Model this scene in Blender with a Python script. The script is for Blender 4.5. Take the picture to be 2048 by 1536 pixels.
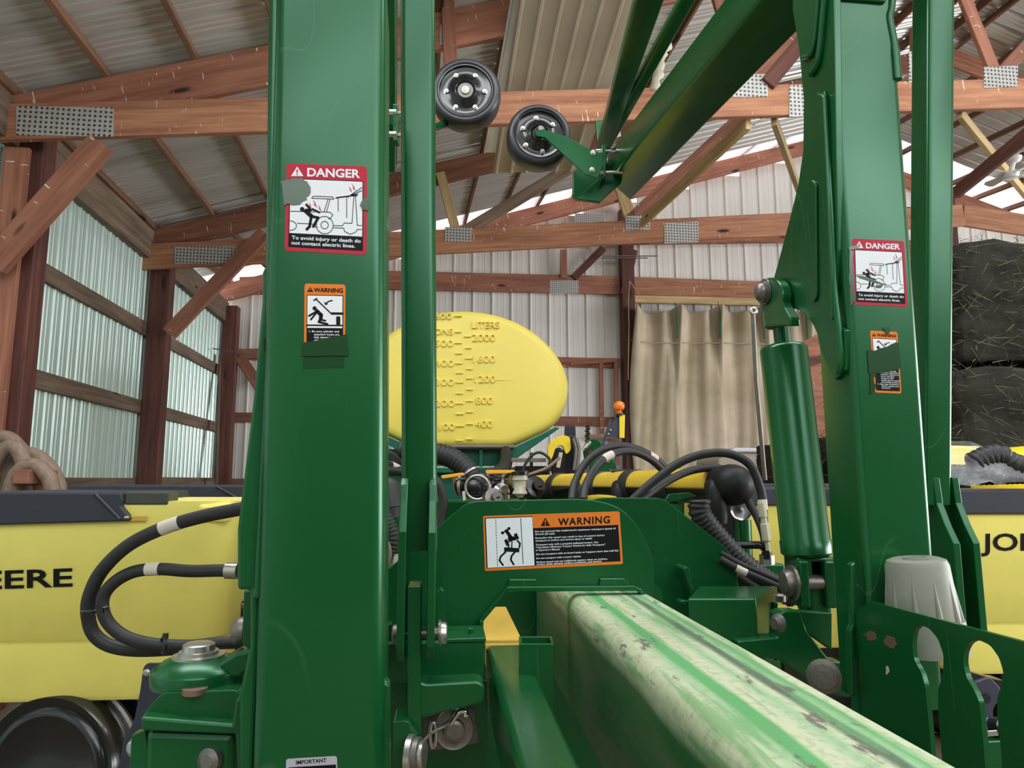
import bpy, bmesh, math, random
from mathutils import Vector, Matrix

for o in list(bpy.data.objects):
    bpy.data.objects.remove(o)
SC = bpy.context.scene
COL = SC.collection
V = Vector
random.seed(7)

# ------------------------------------------------------------------ camera
FPX, CX, CY, HZ = 1420.0, 1024.0, 768.0, 960.0
CAMZ = 1.45
PITCH = math.atan((HZ - CY) / FPX)
SP, CP = math.sin(PITCH), math.cos(PITCH)
cam_data = bpy.data.cameras.new('camera')
cam_data.sensor_width = 36.0
cam_data.lens = FPX / 2048.0 * 36.0
cam_data.clip_start = 0.02
cam_data.clip_end = 200
cam = bpy.data.objects.new('camera', cam_data)
COL.objects.link(cam)
cam.location = (0, 0, CAMZ)
cam.rotation_euler = (math.pi / 2 + PITCH, 0, 0)
SC.camera = cam

# ------------------------------------------------------------------ light
world = bpy.data.worlds.new('world')
SC.world = world
world.use_nodes = True
wn = world.node_tree
wn.nodes['Background'].inputs[0].default_value = (0.95, 0.97, 1.0, 1)
wn.nodes['Background'].inputs[1].default_value = 1.4

def area_light(name, loc, target, sx, sy, power, color):
    ld = bpy.data.lights.new(name, 'AREA')
    ld.shape = 'RECTANGLE'
    ld.size, ld.size_y, ld.energy, ld.color = sx, sy, power, color
    lo = bpy.data.objects.new(name, ld)
    COL.objects.link(lo)
    lo.location = loc
    lo.rotation_euler = (V(target) - V(loc)).to_track_quat('-Z', 'Y').to_euler()
    return lo


# area lamps added under unseen roof strips over and behind the camera
for d_, w_ in ((2.05, 1.3), (-1.6, .5), (-3.4, .75), (-5.2, .85)):
    c_ = V((2.0*.9909-d_*.1348, 2.0*.1348+d_*.9909, 5.45))
    lo_ = area_light('added_roof_light', c_, c_ + V((.29, .04, -.95)), 8.0, .9, 150.0*w_, (0.95, 0.99, 1.0))
    # long side up the roof slope, short side along the barn
    x_ = V((.9909, .1348, .31)).normalized(); y_ = V((-.1348, .9909, 0)); z_ = x_.cross(y_)
    lo_.rotation_euler = Matrix((x_, y_, z_)).transposed().to_euler()
# area lamp added above the unseen front wall to brighten the post tops
c_ = V((5.0*.9909+7.1*.1348, 5.0*.1348-7.1*.9909, 5.5))
area_light('added_gable_light', c_, c_ + V((-.1348, .9909, -.02)), 9.0, 2.0, 250.0, (0.94, 1.0, 0.99))
# area lamp added at an unseen gap in the far right wall
c_ = V((15.4*.9909-1*.1348, 15.4*.1348+1*.9909, 2.2))
area_light('added_side_light', c_, c_ + V((-.9909, -.1348, .03)), 12.0, 4.0, 1350.0, (0.96, 0.99, 1.0))

SC.view_settings.view_transform = 'Standard'
SC.view_settings.look = 'None'
SC.view_settings.gamma = 1.0
SC.view_settings.use_curve_mapping = False
SC.view_settings.exposure = 0.34

# ------------------------------------------------------------------ pixel -> place
def ray(px, py):
    u, v = (px - CX) / FPX, (CY - py) / FPX
    return V((u, CP - v * SP, SP + v * CP))
EYE = V((0, 0, CAMZ))
class Plane:
    """a vertical or tilted surface in the place; n points towards the viewer's side"""
    def __init__(s, p, n):
        s.p, s.n = V(p), V(n).normalized()
    def hit(s, px, py, lift=0.0):
        d = ray(px, py)
        t = (s.p + s.n * lift - EYE).dot(s.n) / d.dot(s.n)
        return EYE + d * t
def facing(Y, k=0.09):
    """wall-like plane  y = Y + k*x, facing the camera's side"""
    return Plane((0, Y, 0), (k, -1, 0))
def sideways(X, k=-0.095):
    """plane x = X + k*y, seen from its left"""
    return Plane((X, 0, 0), (-1, k, 0))
def level(z):
    return Plane((0, 0, z), (0, 0, 1))
def at(px, py, Y, k=0.0):
    return Plane((0, Y, 0), (k, -1, 0)).hit(px, py)

# ------------------------------------------------------------------ object helpers
WM = {}
def _link(o, parent, M=None):
    COL.objects.link(o)
    M = M or Matrix.Identity(4)
    if parent is not None:
        o.parent = parent
        o.matrix_parent_inverse = WM[parent.name].inverted()
    o.matrix_basis = M
    WM[o.name] = M.copy()
    return o
def tag(o, label=None, cat=None, group=None, kind=None):
    if label: o['label'] = label
    if cat: o['category'] = cat
    if group: o['group'] = group
    if kind: o['kind'] = kind
    return o
def thing(name, label, cat, loc=(0, 0, 0), group=None, kind=None):
    o = bpy.data.objects.new(name, None)
    o.empty_display_size = 0.1
    _link(o, None, Matrix.Translation(V(loc)))
    return tag(o, label, cat, group, kind)

class MB:
    def __init__(s):
        s.v, s.f, s.sm = [], [], []
    def add(s, vs, fs, smooth=False):
        b = len(s.v)
        s.v += [V(q) for q in vs]
        for f in fs:
            s.f.append([b + i for i in f]); s.sm.append(smooth)
        return s
    def box(s, c, a, b, d):
        c, a, b, d = V(c), V(a), V(b), V(d)
        vs = [c + a*i + b*j + d*k for i in (-.5, .5) for j in (-.5, .5) for k in (-.5, .5)]
        return s.add(vs, [(0,1,3,2),(4,6,7,5),(0,4,5,1),(2,3,7,6),(0,2,6,4),(1,5,7,3)])
    def prism(s, pts, ext):
        n = len(pts); ext = V(ext)
        pts = [V(p) for p in pts]
        vs = pts + [p + ext for p in pts]
        fs = [tuple(range(n)), tuple(range(2*n-1, n-1, -1))]
        fs += [(i, i+n, (i+1) % n + n, (i+1) % n) for i in range(n)]
        return s.add(vs, fs)
    def loft(s, rings, smooth=True, cap=True, closed=True):
        n = len(rings[0]); vs = [p for r in rings for p in r]
        fs = []
        for j in range(len(rings)-1):
            for i in range(n if closed else n-1):
                a, b = j*n+i, j*n+(i+1) % n
                fs.append((a, b, b+n, a+n))
        s.add(vs, fs, smooth)
        if cap and closed:
            s.add(rings[0], [tuple(range(n-1, -1, -1))]); s.add(rings[-1], [tuple(range(n))])
        return s
    def tube(s, pts, r, n=12, cap=True):
        pts = [V(p) for p in pts]; m = len(pts)
        rr = r if isinstance(r, (list, tuple)) else [r]*m
        T = []
        for i in range(m):
            t = pts[min(i+1, m-1)] - pts[max(i-1, 0)]
            if t.length < 1e-9: t = T[-1] if T else V((0, 0, 1))
            T.append(t.normalized())
        u = T[0].orthogonal().normalized()
        rings = []
        for i in range(m):
            u = (u - T[i]*u.dot(T[i]))
            u = u.normalized() if u.length > 1e-6 else T[i].orthogonal().normalized()
            w = T[i].cross(u)
            rings.append([pts[i] + (u*math.cos(a)+w*math.sin(a))*rr[i] for a in [2*math.pi*k/n for k in range(n)]])
        return s.loft(rings, True, cap)
    def lathe(s, p, axis, prof, n=24, smooth=True, cap=True):
        """prof: list of (distance along axis, radius)"""
        p, ax = V(p), V(axis).normalized()
        u = ax.orthogonal().normalized(); w = ax.cross(u)
        rg = lambda h, r: [p + ax*h + (u*math.cos(a)+w*math.sin(a))*max(r, 1e-4) for a in [2*math.pi*k/n for k in range(n)]]
        run = [prof[0]]
        def ang(a, b): return math.atan2(b[1]-a[1], b[0]-a[0])
        for i in range(1, len(prof)):
            run.append(prof[i])
            if i == len(prof)-1: break
            d_ = abs((ang(prof[i], prof[i+1])-ang(prof[i-1], prof[i])+math.pi) % (2*math.pi)-math.pi)
            if d_ > .75:                       # a machined edge stays sharp
                s.loft([rg(*q) for q in run], smooth, False); run = [prof[i]]
        s.loft([rg(*q) for q in run], smooth, False)
        if cap:
            s.add(rg(*prof[0]), [tuple(range(n-1, -1, -1))]); s.add(rg(*prof[-1]), [tuple(range(n))])
        return s
    def build(s, name, mat, parent=None, bevel=0.0, M=None, seg=2, kind=None, subsurf=0):
        me = bpy.data.meshes.new(name)
        if M is not None:
            Mi = M.inverted()
            vs = [Mi @ q for q in s.v]
        else:
            c = V((0, 0, 0))
            for q in s.v: c += q
            c /= max(1, len(s.v))
            M = Matrix.Translation(c); vs = [q - c for q in s.v]
        me.from_pydata([tuple(q) for q in vs], [], s.f)
        me.polygons.foreach_set('use_smooth', s.sm)
        me.update()
        if isinstance(mat, (list, tuple)):
            for m in mat: me.materials.append(m)
        else:
            me.materials.append(mat)
        o = bpy.data.objects.new(name, me)
        _link(o, parent, M)
        if bevel:
            bm = bmesh.new(); bm.from_mesh(me)
            bmesh.ops.remove_doubles(bm, verts=bm.verts, dist=1e-6)
            bmesh.ops.recalc_face_normals(bm, faces=bm.faces)
            bm.to_mesh(me); bm.free()
            md = o.modifiers.new('bevel', 'BEVEL')
            md.width, md.segments, md.limit_method, md.angle_limit = bevel, seg, 'ANGLE', 0.6
        else:
            bm = bmesh.new(); bm.from_mesh(me)
            bmesh.ops.recalc_face_normals(bm, faces=bm.faces)
            bm.to_mesh(me); bm.free()
        if subsurf:
            md = o.modifiers.new('sub', 'SUBSURF'); md.levels = md.render_levels = subsurf
        if kind: o['kind'] = kind
        return o

def beam(name, p0, p1, w, h, mat, parent=None, up=(0, 0, 1), bevel=0.004):
    """board from p0 to p1 (centre line), w across, h along 'up'; grain runs along local x"""
    p0, p1 = V(p0), V(p1)
    x = (p1 - p0); L = x.length; x.normalize()
    y = V(up).cross(x).normalized(); z = x.cross(y)
    c = (p0 + p1) / 2
    M = Matrix(((x.x, y.x, z.x, c.x), (x.y, y.y, z.y, c.y), (x.z, y.z, z.z, c.z), (0, 0, 0, 1)))
    return MB().box(c, x*L, y*w, z*h).build(name, mat, parent, bevel, M=M, seg=1)

def spline(pts, n=8):
    """Catmull-Rom through pts"""
    pts = [V(p) for p in pts]
    P = [pts[0]*2-pts[1]] + pts + [pts[-1]*2-pts[-2]]
    out = []
    for i in range(1, len(P)-2):
        a, b, c, d = P[i-1:i+3]
        for k in range(n):
            t = k/n
            out.append(0.5*((2*b)+(c-a)*t+(2*a-5*b+4*c-d)*t*t+(3*b-a-3*c+d)*t**3))
    out.append(pts[-1])
    return out
def corrugated(pts, r, amp=0.065, pitch=0.22, n=14):
    """ribbed hose along pts: returns (points, radii)"""
    L = [0]
    for i in range(1, len(pts)): L.append(L[-1]+(pts[i]-pts[i-1]).length)
    step = r*pitch*.5; m = max(4, int(L[-1]/step))
    q, rr = [], []; j = 0
    for i in range(m+1):
        s_ = L[-1]*i/m
        while j < len(L)-2 and L[j+1] < s_: j += 1
        t = (s_-L[j])/max(1e-9, L[j+1]-L[j])
        q.append(pts[j].lerp(pts[j+1], min(1, t)))
        rr.append(r*(1+(amp if i % 4 in (1, 2) else -amp)))
    return q, rr
def rpoly(pts, r, n=5):
    """2-D polygon with rounded corners; r one radius or a list"""
    out = []; m = len(pts)
    rr = r if isinstance(r, (list, tuple)) else [r]*m
    for i in range(m):
        a, b, c = V(pts[i-1]).to_2d(), V(pts[i]).to_2d(), V(pts[(i+1) % m]).to_2d()
        if rr[i] <= 0: out.append(tuple(b)); continue
        d1, d2 = a-b, c-b
        k = min(rr[i], d1.length*.49, d2.length*.49)
        p, q = b+d1.normalized()*k, b+d2.normalized()*k
        for j in range(n+1):
            t = j/n
            e = p*(1-t)**2 + b*2*t*(1-t) + q*t*t
            out.append(tuple(e))
    return out
def plate(name, pix, plane, thick, mat, parent=None, bevel=0.002, lift=0.0, r=0):
    """flat plate whose face lies on 'plane', outline measured in the photo, real thickness behind it"""
    if r: pix = rpoly(pix, r)
    pts = [plane.hit(x, y, lift) for x, y in pix]
    return MB().prism(pts, plane.n * -thick).build(name, mat, parent, bevel)
def rtube_section(c, ux, uy, w, h, r, n=4):
    out = []
    for (sx, sy, a0) in ((1, 1, 0), (-1, 1, 90), (-1, -1, 180), (1, -1, 270)):
        for k in range(n+1):
            a = math.radians(a0 + 90*k/n)
            out.append(c + ux*(sx*(w/2-r)+math.cos(a)*r) + uy*(sy*(h/2-r)+math.sin(a)*r))
    return out
def rtube(name, p0, p1, ux, uy, w, h, r, mat, parent=None, w1=None, h1=None):
    """square steel tube with rounded corners"""
    p0, p1 = V(p0), V(p1); ux = V(ux).normalized(); uy = V(uy).normalized()
    return MB().loft([rtube_section(p0, ux, uy, w, h, r), rtube_section(p1, ux, uy, w1 or w, h1 or h, r)]).build(name, mat, parent)

_txt = {}
def text_mesh(s, bold=0.0, spacing=1.0):
    key = (s, bold, spacing)
    if key in _txt: return _txt[key]
    cu = bpy.data.curves.new('t', 'FONT'); cu.body = s; cu.size = 1.0
    cu.offset = bold; cu.space_character = spacing; cu.resolution_u = 3
    o = bpy.data.objects.new('t', cu); COL.objects.link(o)
    dg = bpy.context.evaluated_depsgraph_get(); dg.update()
    me = bpy.data.meshes.new_from_object(o.evaluated_get(dg))
    vs = [v.co.copy() for v in me.vertices]; fs = [tuple(p.vertices) for p in me.polygons]
    bpy.data.objects.remove(o); bpy.data.curves.remove(cu); bpy.data.meshes.remove(me)
    _txt[key] = (vs, fs)
    return _txt[key]
CAPH = 0.729
def lettering(name, s, p0, p1, cap, plane, mat, parent, lift=0.0004, bold=0.012, depth=0.0, shear_down=(0, 1), mb=None, spacing=1.0):
    """writing laid on a surface: baseline runs p0 -> p1 (photo pixels), capital height 'cap' pixels"""
    vs, fs = text_mesh(s, bold, spacing)
    x0 = min(v.x for v in vs); x1 = max(v.x for v in vs)
    A, Bp = V(p0).to_2d(), V(p1).to_2d()
    up = V((-shear_down[0], -shear_down[1])).normalized()*cap
    m = mb or MB()
    P = []
    for v in vs:
        q = A.lerp(Bp, (v.x-x0)/(x1-x0)) + up*(v.y/CAPH)
        P.append(plane.hit(q.x, q.y, lift))
    m.add(P, fs)
    if depth:
        # give raised letters sides
        edges = {}
        for f in fs:
            for i in range(len(f)):
                e = (f[i], f[(i+1) % len(f)])
                if (e[1], e[0]) in edges: del edges[(e[1], e[0])]
                else: edges[e] = 1
        Q = [p - plane.n*depth for p in P]
        n = len(P)
        m.add(P+Q, [(a, a+n, b+n, b) for a, b in edges])
    if mb is not None: return m
    return m.build(name, mat, parent)
def patch(mb, pix, plane, lift):
    mb.add([plane.hit(x, y, lift) for x, y in pix], [tuple(range(len(pix)))])
def stroke(mb, pix, w, plane, lift, closed=False):
    """a printed line, w pixels wide"""
    P = [V(p).to_2d() for p in pix]
    if closed: P.append(P[0])
    for a, b in zip(P, P[1:]):
        d = b-a
        if d.length < 1e-6: continue
        d.normalize(); n = V((-d.y, d.x))*w/2; e = d*w*.3
        patch(mb, [a-e+n, b+e+n, b+e-n, a-e-n], plane, lift)
def disc(mb, c, r, plane, lift, n=20, r2=None):
    r2 = r2 or r
    patch(mb, [(c[0]+r*math.cos(2*math.pi*i/n), c[1]+r2*math.sin(2*math.pi*i/n)) for i in range(n)], plane, lift)
def circ(c, r, n=24, r2=None, a0=0, a1=360):
    r2 = r2 or r
    return [(c[0]+r*math.cos(math.radians(a0+(a1-a0)*i/n)), c[1]+r2*math.sin(math.radians(a0+(a1-a0)*i/n))) for i in range(n + (0 if abs(a1-a0) == 360 else 1))]

# ------------------------------------------------------------------ materials
def srgb(r, g, b):
    f = lambda c: (c/255/12.92) if c/255 <= 0.04045 else ((c/255+0.055)/1.055)**2.4
    return (f(r), f(g), f(b), 1)
class Mat:
    def __init__(s, name, col, rough=0.5, metal=0.0, coat=0.0, spec=0.5):
        s.m = bpy.data.materials.new(name); s.m.use_nodes = True
        s.nt = s.m.node_tree; s.b = s.nt.nodes['Principled BSDF']
        s.col = col
        s.b.inputs['Base Color'].default_value = col
        s.b.inputs['Roughness'].default_value = rough
        s.b.inputs['Metallic'].default_value = metal
        s.b.inputs['Coat Weight'].default_value = coat
        s.b.inputs['Coat Roughness'].default_value = 0.12
        s.b.inputs['Specular IOR Level'].default_value = spec
        s.last = None
    def n(s, t, **kw):
        nd = s.nt.nodes.new(t)
        for k, v in kw.items():
            if k in nd.inputs: nd.inputs[k].default_value = v
            else: setattr(nd, k, v)
        return nd
    def link(s, a, b): s.nt.links.new(a, b)
    def coords(s, scale=(1, 1, 1), kind='Object'):
        tc = s.n('ShaderNodeTexCoord'); mp = s.n('ShaderNodeMapping')
        mp.inputs['Scale'].default_value = scale
        s.link(tc.outputs[kind], mp.inputs[0])
        return mp.outputs[0]
    def noise(s, scale, vec=None, detail=4, rough=0.55):
        nd = s.n('ShaderNodeTexNoise'); nd.inputs['Scale'].default_value = scale
        nd.inputs['Detail'].default_value = detail; nd.inputs['Roughness'].default_value = rough
        if vec is not None: s.link(vec, nd.inputs['Vector'])
        return nd.outputs['Fac']
    def ramp(s, fac, lo, hi, c0=(0, 0, 0, 1), c1=(1, 1, 1, 1)):
        r = s.n('ShaderNodeValToRGB'); e = r.color_ramp.elements
        e[0].position, e[1].position = lo, hi; e[0].color, e[1].color = c0, c1
        s.link(fac, r.inputs[0]); return r.outputs[0]
    def mix(s, fac, a, b, mode='MIX'):
        m = s.n('ShaderNodeMix', data_type='RGBA', blend_type=mode)
        for i, q in ((0, fac), (6, a), (7, b)):
            if hasattr(q, 'is_linked') or hasattr(q, 'links'): s.link(q, m.inputs[i])
            else: m.inputs[i].default_value = q
        return m.outputs[2]
    def base(s, c):
        s.link(c, s.b.inputs['Base Color']); s.last = c; return s
    def over(s, fac, col):
        return s.base(s.mix(fac, s.last if s.last is not None else s.col, col))
    def roughmap(s, fac, a, b):
        s.link(s.ramp(fac, 0.3, 0.7, (a, a, a, 1), (b, b, b, 1)), s.b.inputs['Roughness']); return s
    def bump(s, fac, strength=0.2, dist=0.002):
        bp = s.n('ShaderNodeBump'); bp.inputs['Strength'].default_value = strength
        bp.inputs['Distance'].default_value = dist
        s.link(fac, bp.inputs['Height']); s.link(bp.outputs[0], s.b.inputs['Normal']); return s

def vary(m, scale, amt, vec=None):
    c = m.col
    dk = tuple(q*(1-amt) for q in c[:3]) + (1,); lt = tuple(min(1, q*(1+amt)) for q in c[:3]) + (1,)
    return m.base(m.ramp(m.noise(scale, vec), 0.3, 0.7, dk, lt))

def green_mat(name, col, rough=0.28, coat=0.5, dust=0.0):
    m = Mat(name, col, rough, 0, coat)
    m.b.inputs['Specular Tint'].default_value = (.55, 1.0, .74, 1)
    m.b.inputs['Specular IOR Level'].default_value = .6
    v = m.coords((1, 1, 1))
    vary(m, 2.0, 0.08, v)
    # a few fine hairline scratches
    def hair(scale, off):
        mp = m.n('ShaderNodeMapping'); mp.inputs['Location'].default_value = (off, off*2, off*3); mp.inputs['Scale'].default_value = (1, 1, .45)
        m.link(v, mp.inputs[0])
        r = m.n('ShaderNodeValToRGB'); e = r.color_ramp.elements
        e[0].position, e[1].position = .497, .503; e[0].color = e[1].color = (0, 0, 0, 1)
        q = e.new(.5); q.color = (1, 1, 1, 1)
        m.link(m.noise(scale, mp.outputs[0], 1, .3), r.inputs[0])
        return m.mix(1.0, r.outputs[0], m.ramp(m.noise(4.0, mp.outputs[0], 2), .52, .62), 'MULTIPLY')
    m.over(m.mix(.86, hair(5.0, 3.1), (0, 0, 0, 1)), (0.20, 0.32, 0.22, 1))
    m.over(m.mix(.90, hair(8.0, 11.7), (0, 0, 0, 1)), (0.22, 0.34, 0.24, 1))
    if dust:
        m.over(m.mix(1-dust, m.ramp(m.noise(2.5, v, 8), 0.3, 0.8), (0, 0, 0, 1)), (0.26, 0.28, 0.19, 1))
    m.roughmap(m.noise(2.0, v), rough*0.85, rough*1.25)
    # orange peel of sprayed paint
    m.bump(m.noise(90.0, v, 2), 0.05, 0.001)
    return m.m
GREEN = green_mat('green_paint', srgb(15, 76, 37), 0.24, 0.04, 0.0)
GREEN_DK = green_mat('green_paint_dark', srgb(24, 78, 38), 0.3, 0.35, 0.08)
GREEN_LT = green_mat('green_paint_light', srgb(54, 138, 66), 0.3, 0.4)
GREEN_FRESH = Mat('green_paint_fresh', srgb(9, 62, 24), 0.24, 0, 0.3).m
TEAL = green_mat('teal_green_paint', srgb(14, 92, 74), 0.28, 0.5, 0.05)

def tongue_mat():
    """old green paint worn and dusted in bands along the beam (local x along it, y across)"""
    m = Mat('worn_green_paint', srgb(60, 128, 66), 0.6)
    tc = m.n('ShaderNodeTexCoord'); sp = m.n('ShaderNodeSeparateXYZ'); m.link(tc.outputs['Object'], sp.inputs[0])
    wob = m.noise(1.0, m.coords((2.5, 22, 22)), 5, .6)
    ma = m.n('ShaderNodeMath', operation='MULTIPLY_ADD'); ma.inputs[1].default_value = -4.2; ma.inputs[2].default_value = .5
    m.link(sp.outputs[1], ma.inputs[0])
    mb = m.n('ShaderNodeMath', operation='MULTIPLY_ADD'); mb.inputs[1].default_value = .10
    m.link(wob, mb.inputs[0]); m.link(ma.outputs[0], mb.inputs[2])
    r = m.n('ShaderNodeValToRGB'); e = r.color_ramp.elements
    pale, grn, dk, mid = srgb(182, 188, 156), srgb(84, 156, 94), srgb(78, 100, 80), srgb(142, 174, 134)
    stops = [(0, pale), (.20, pale), (.30, mid), (.33, grn), (.39, grn), (.42, pale), (.50, pale), (.58, mid), (.66, pale), (.70, dk), (.735, dk), (.76, mid), (.82, grn), (.86, pale), (1, pale)]
    e[0].position, e[0].color = stops[0]; e[1].position, e[1].color = stops[-1]
    for p, c in stops[1:-1]:
        q = e.new(p); q.color = c
    m.link(mb.outputs[0], r.inputs[0]); m.base(r.outputs[0])
    v3 = m.coords((1, 1, 1))
    m.over(m.mix(0.45, m.ramp(m.noise(70, v3, 6, .7), 0.48, 0.7), (0, 0, 0, 1)), srgb(112, 128, 98))
    m.over(m.mix(.3, m.ramp(m.noise(1.0, m.coords((4, 40, 40)), 5), 0.52, 0.62), (0, 0, 0, 1)), srgb(92, 150, 92))
    m.over(m.mix(.15, m.ramp(m.noise(1.6, m.coords((5.0, 16, 16)), 6, .65), 0.61, 0.66), (0, 0, 0, 1)), srgb(92, 84, 80))
    # flanks keep more of their green
    zz = m.n('ShaderNodeMath', operation='MULTIPLY_ADD'); zz.inputs[1].default_value = 5.0; zz.inputs[2].default_value = .3
    m.link(sp.outputs[2], zz.inputs[0])
    mz = m.n('ShaderNodeMath', operation='MULTIPLY_ADD'); mz.inputs[1].default_value = .28
    m.link(m.noise(1.0, m.coords((3, 10, 10)), 5), mz.inputs[0]); m.link(zz.outputs[0], mz.inputs[2])
    side = m.ramp(mz.outputs[0], .86, 1.02)
    g = m.ramp(m.noise(2.0, m.coords((1, 5, 5)), 5), .42, .72, srgb(32, 92, 46), srgb(96, 108, 82))
    m.base(m.mix(side, g, m.last))
    m.bump(m.noise(40, v3, 6), 0.25, 0.002)
    return m.m
WORN = tongue_mat()
def tongue_side():
    m = Mat('dusty_green_side', srgb(26, 74, 40), 0.5)
    v = m.coords((1, 6, 6))
    m.base(m.mix(m.ramp(m.noise(2.0, v, 5), 0.45, 0.75), srgb(24, 66, 36), srgb(92, 100, 74)))
    return m.m
WORN_SIDE = tongue_side()

def wood_mat(name, c1, c2, drops=False, rough=0.75):
    m = Mat(name, c1, rough)
    inf = m.n('ShaderNodeObjectInfo')
    tc = m.n('ShaderNodeTexCoord'); ad = m.n('ShaderNodeVectorMath', operation='ADD')
    cm = m.n('ShaderNodeCombineXYZ'); mu = m.n('ShaderNodeMath', operation='MULTIPLY'); mu.inputs[1].default_value = 40
    m.link(inf.outputs['Random'], mu.inputs[0])
    for i in range(3): m.link(mu.outputs[0], cm.inputs[i])
    m.link(tc.outputs['Object'], ad.inputs[0]); m.link(cm.outputs[0], ad.inputs[1])
    def mp(sc):
        q = m.n('ShaderNodeMapping'); q.inputs['Scale'].default_value = sc
        m.link(ad.outputs[0], q.inputs[0]); return q.outputs[0]
    g = m.noise(1.0, mp((1.6, 26, 26)), 6, .6)
    m.base(m.ramp(g, 0.32, 0.68, c1, c2))
    big = m.noise(1.0, mp((1.1, 4, 4)), 3)
    m.over(m.mix(.55, m.ramp(big, 0.4, 0.75), (0, 0, 0, 1)), tuple(q*.55 for q in c1[:3])+(1,))
    kn = m.n('ShaderNodeTexVoronoi'); kn.inputs['Scale'].default_value = 1.0
    m.link(mp((1.3, 5, 5)), kn.inputs['Vector'])
    m.over(m.ramp(kn.outputs['Distance'], 0.07, 0.13, (1, 1, 1, 1), (0, 0, 0, 1)), srgb(50, 30, 24))
    # a touch of difference between boards
    hv = m.n('ShaderNodeHueSaturation'); m.link(m.last, hv.inputs['Color'])
    mr = m.n('ShaderNodeMapRange'); mr.inputs[3].default_value = 0.78; mr.inputs[4].default_value = 1.2
    m.link(inf.outputs['Random'], mr.inputs[0]); m.link(mr.outputs[0], hv.inputs['Value'])
    m.base(hv.outputs[0])
    if drops:
        d = m.noise(1.0, mp((55, 16, 10)), 1, .4)
        msk = m.ramp(m.noise(1.0, mp((1.0, 2, 2)), 2), 0.42, 0.58)
        m.over(m.mix(1.0, m.ramp(d, 0.72, 0.76), msk, 'MULTIPLY'), srgb(235, 222, 200))
    m.bump(g, 0.35, 0.002)
    return m.m
W_RED = wood_mat('red_brown_timber', srgb(136, 84, 66), srgb(176, 120, 96), True)
W_CHORD = wood_mat('orange_brown_timber', srgb(146, 94, 70), srgb(192, 138, 104), True)
W_GREY = wood_mat('grey_brown_timber', srgb(104, 86, 72), srgb(150, 130, 110))
W_POST = wood_mat('dark_red_post', srgb(84, 48, 44), srgb(124, 76, 64))
W_PALE = wood_mat('pale_timber', srgb(176, 146, 100), srgb(214, 188, 140))
W_PURLIN = wood_mat('purlin_timber', srgb(104, 72, 54), srgb(146, 108, 82))

def metal(name, col, rough, metallic, var=0.08, scale=1.5, bumpy=0.0, dirt=None):
    m = Mat(name, col, rough, metallic)
    vary(m, scale, var)
    if dirt:
        m.over(m.mix(0.5, m.ramp(m.noise(1.0, m.coords((3, 3, .5)), 6), 0.5, 0.8), (0, 0, 0, 1)), dirt)
    if bumpy: m.bump(m.noise(6.0, m.coords((1, 1, 1)), 2), bumpy, 0.01)
    return m.m
GALV = metal('galvanised_sheet', srgb(208, 230, 222), 0.34, 0.4, 0.10, 1.2, 0.25, srgb(170, 180, 168))
ROOF = metal('roof_sheet', srgb(206, 204, 200), 0.36, 0.3, 0.10, 1.0, 0.15, srgb(140, 136, 130))
WHITE_STEEL = metal('white_steel', srgb(238, 235, 230), 0.45, 0.0, 0.05, 1.0, 0.1, srgb(190, 186, 180))
TAN_SHEET = metal('tan_sheet', srgb(178, 164, 146), 0.5, 0.1, 0.08, 1.0, 0.1, srgb(150, 132, 110))
STEEL = metal('zinc_steel', srgb(190, 188, 182), 0.32, 0.9, 0.12, 20)
STEEL_DK = metal('dull_steel', srgb(130, 124, 120), 0.45, 0.8, 0.2, 12)
CHROME = metal('chrome', srgb(225, 225, 225), 0.12, 1.0, 0.03, 10)
RUSTY = metal('rusty_steel', srgb(150, 120, 104), 0.5, 0.7, 0.3, 30)

def nailplate():
    m = Mat('nail_plate', srgb(186, 188, 186), 0.45, 0.2)
    vary(m, 14, 0.15)
    tc = m.n('ShaderNodeTexCoord'); mp = m.n('ShaderNodeMapping'); mp.inputs['Scale'].default_value = (30, 30, 30)
    m.link(tc.outputs['Object'], mp.inputs[0])
    fr = m.n('ShaderNodeVectorMath', operation='FRACTION'); m.link(mp.outputs[0], fr.inputs[0])
    sp = m.n('ShaderNodeSeparateXYZ'); m.link(fr.outputs[0], sp.inputs[0])
    cb = m.n('ShaderNodeCombineXYZ'); m.link(sp.outputs[0], cb.inputs[0]); m.link(sp.outputs[2], cb.inputs[1])
    dist = m.n('ShaderNodeVectorMath', operation='DISTANCE'); dist.inputs[1].default_value = (.5, .5, 0)
    m.link(cb.outputs[0], dist.inputs[0])
    m.over(m.ramp(dist.outputs['Value'], 0.24, 0.30, (1, 1, 1, 1), (0, 0, 0, 1)), srgb(86, 66, 56))
    return m.m
NAILP = nailplate()

def yellow(name, col, rough=0.4, dirt=True):
    m = Mat(name, col, rough, 0, 0.05)
    vary(m, 2.5, 0.05)
    if dirt:
        m.over(m.mix(0.75, m.ramp(m.noise(3.0, m.coords((1, 1, 1)), 6), 0.55, 0.85), (0, 0, 0, 1)), srgb(150, 130, 80))
    m.b.inputs['Subsurface Weight'].default_value = 0.0
    m.bump(m.noise(160, m.coords((1, 1, 1)), 2), 0.06, 0.001)
    return m.m
YEL_TANK = yellow('tank_yellow', srgb(250, 228, 104), 0.42, False)
YEL_HOP = yellow('hopper_yellow', srgb(246, 234, 122), 0.38)
YEL_PLAIN = yellow('yellow_paint', srgb(240, 206, 40), 0.4, False)
YEL_DULL = yellow('dull_yellow', srgb(206, 170, 70), 0.6)
def plain(name, col, rough, coat=0.0, var=0.12, scale=6, metal_=0.0, spec=0.5):
    m = Mat(name, col, rough, metal_, coat, spec); vary(m, scale, var); return m.m
RUBBER = plain('black_rubber', srgb(38, 38, 40), 0.55, 0, 0.25, 18)
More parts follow.
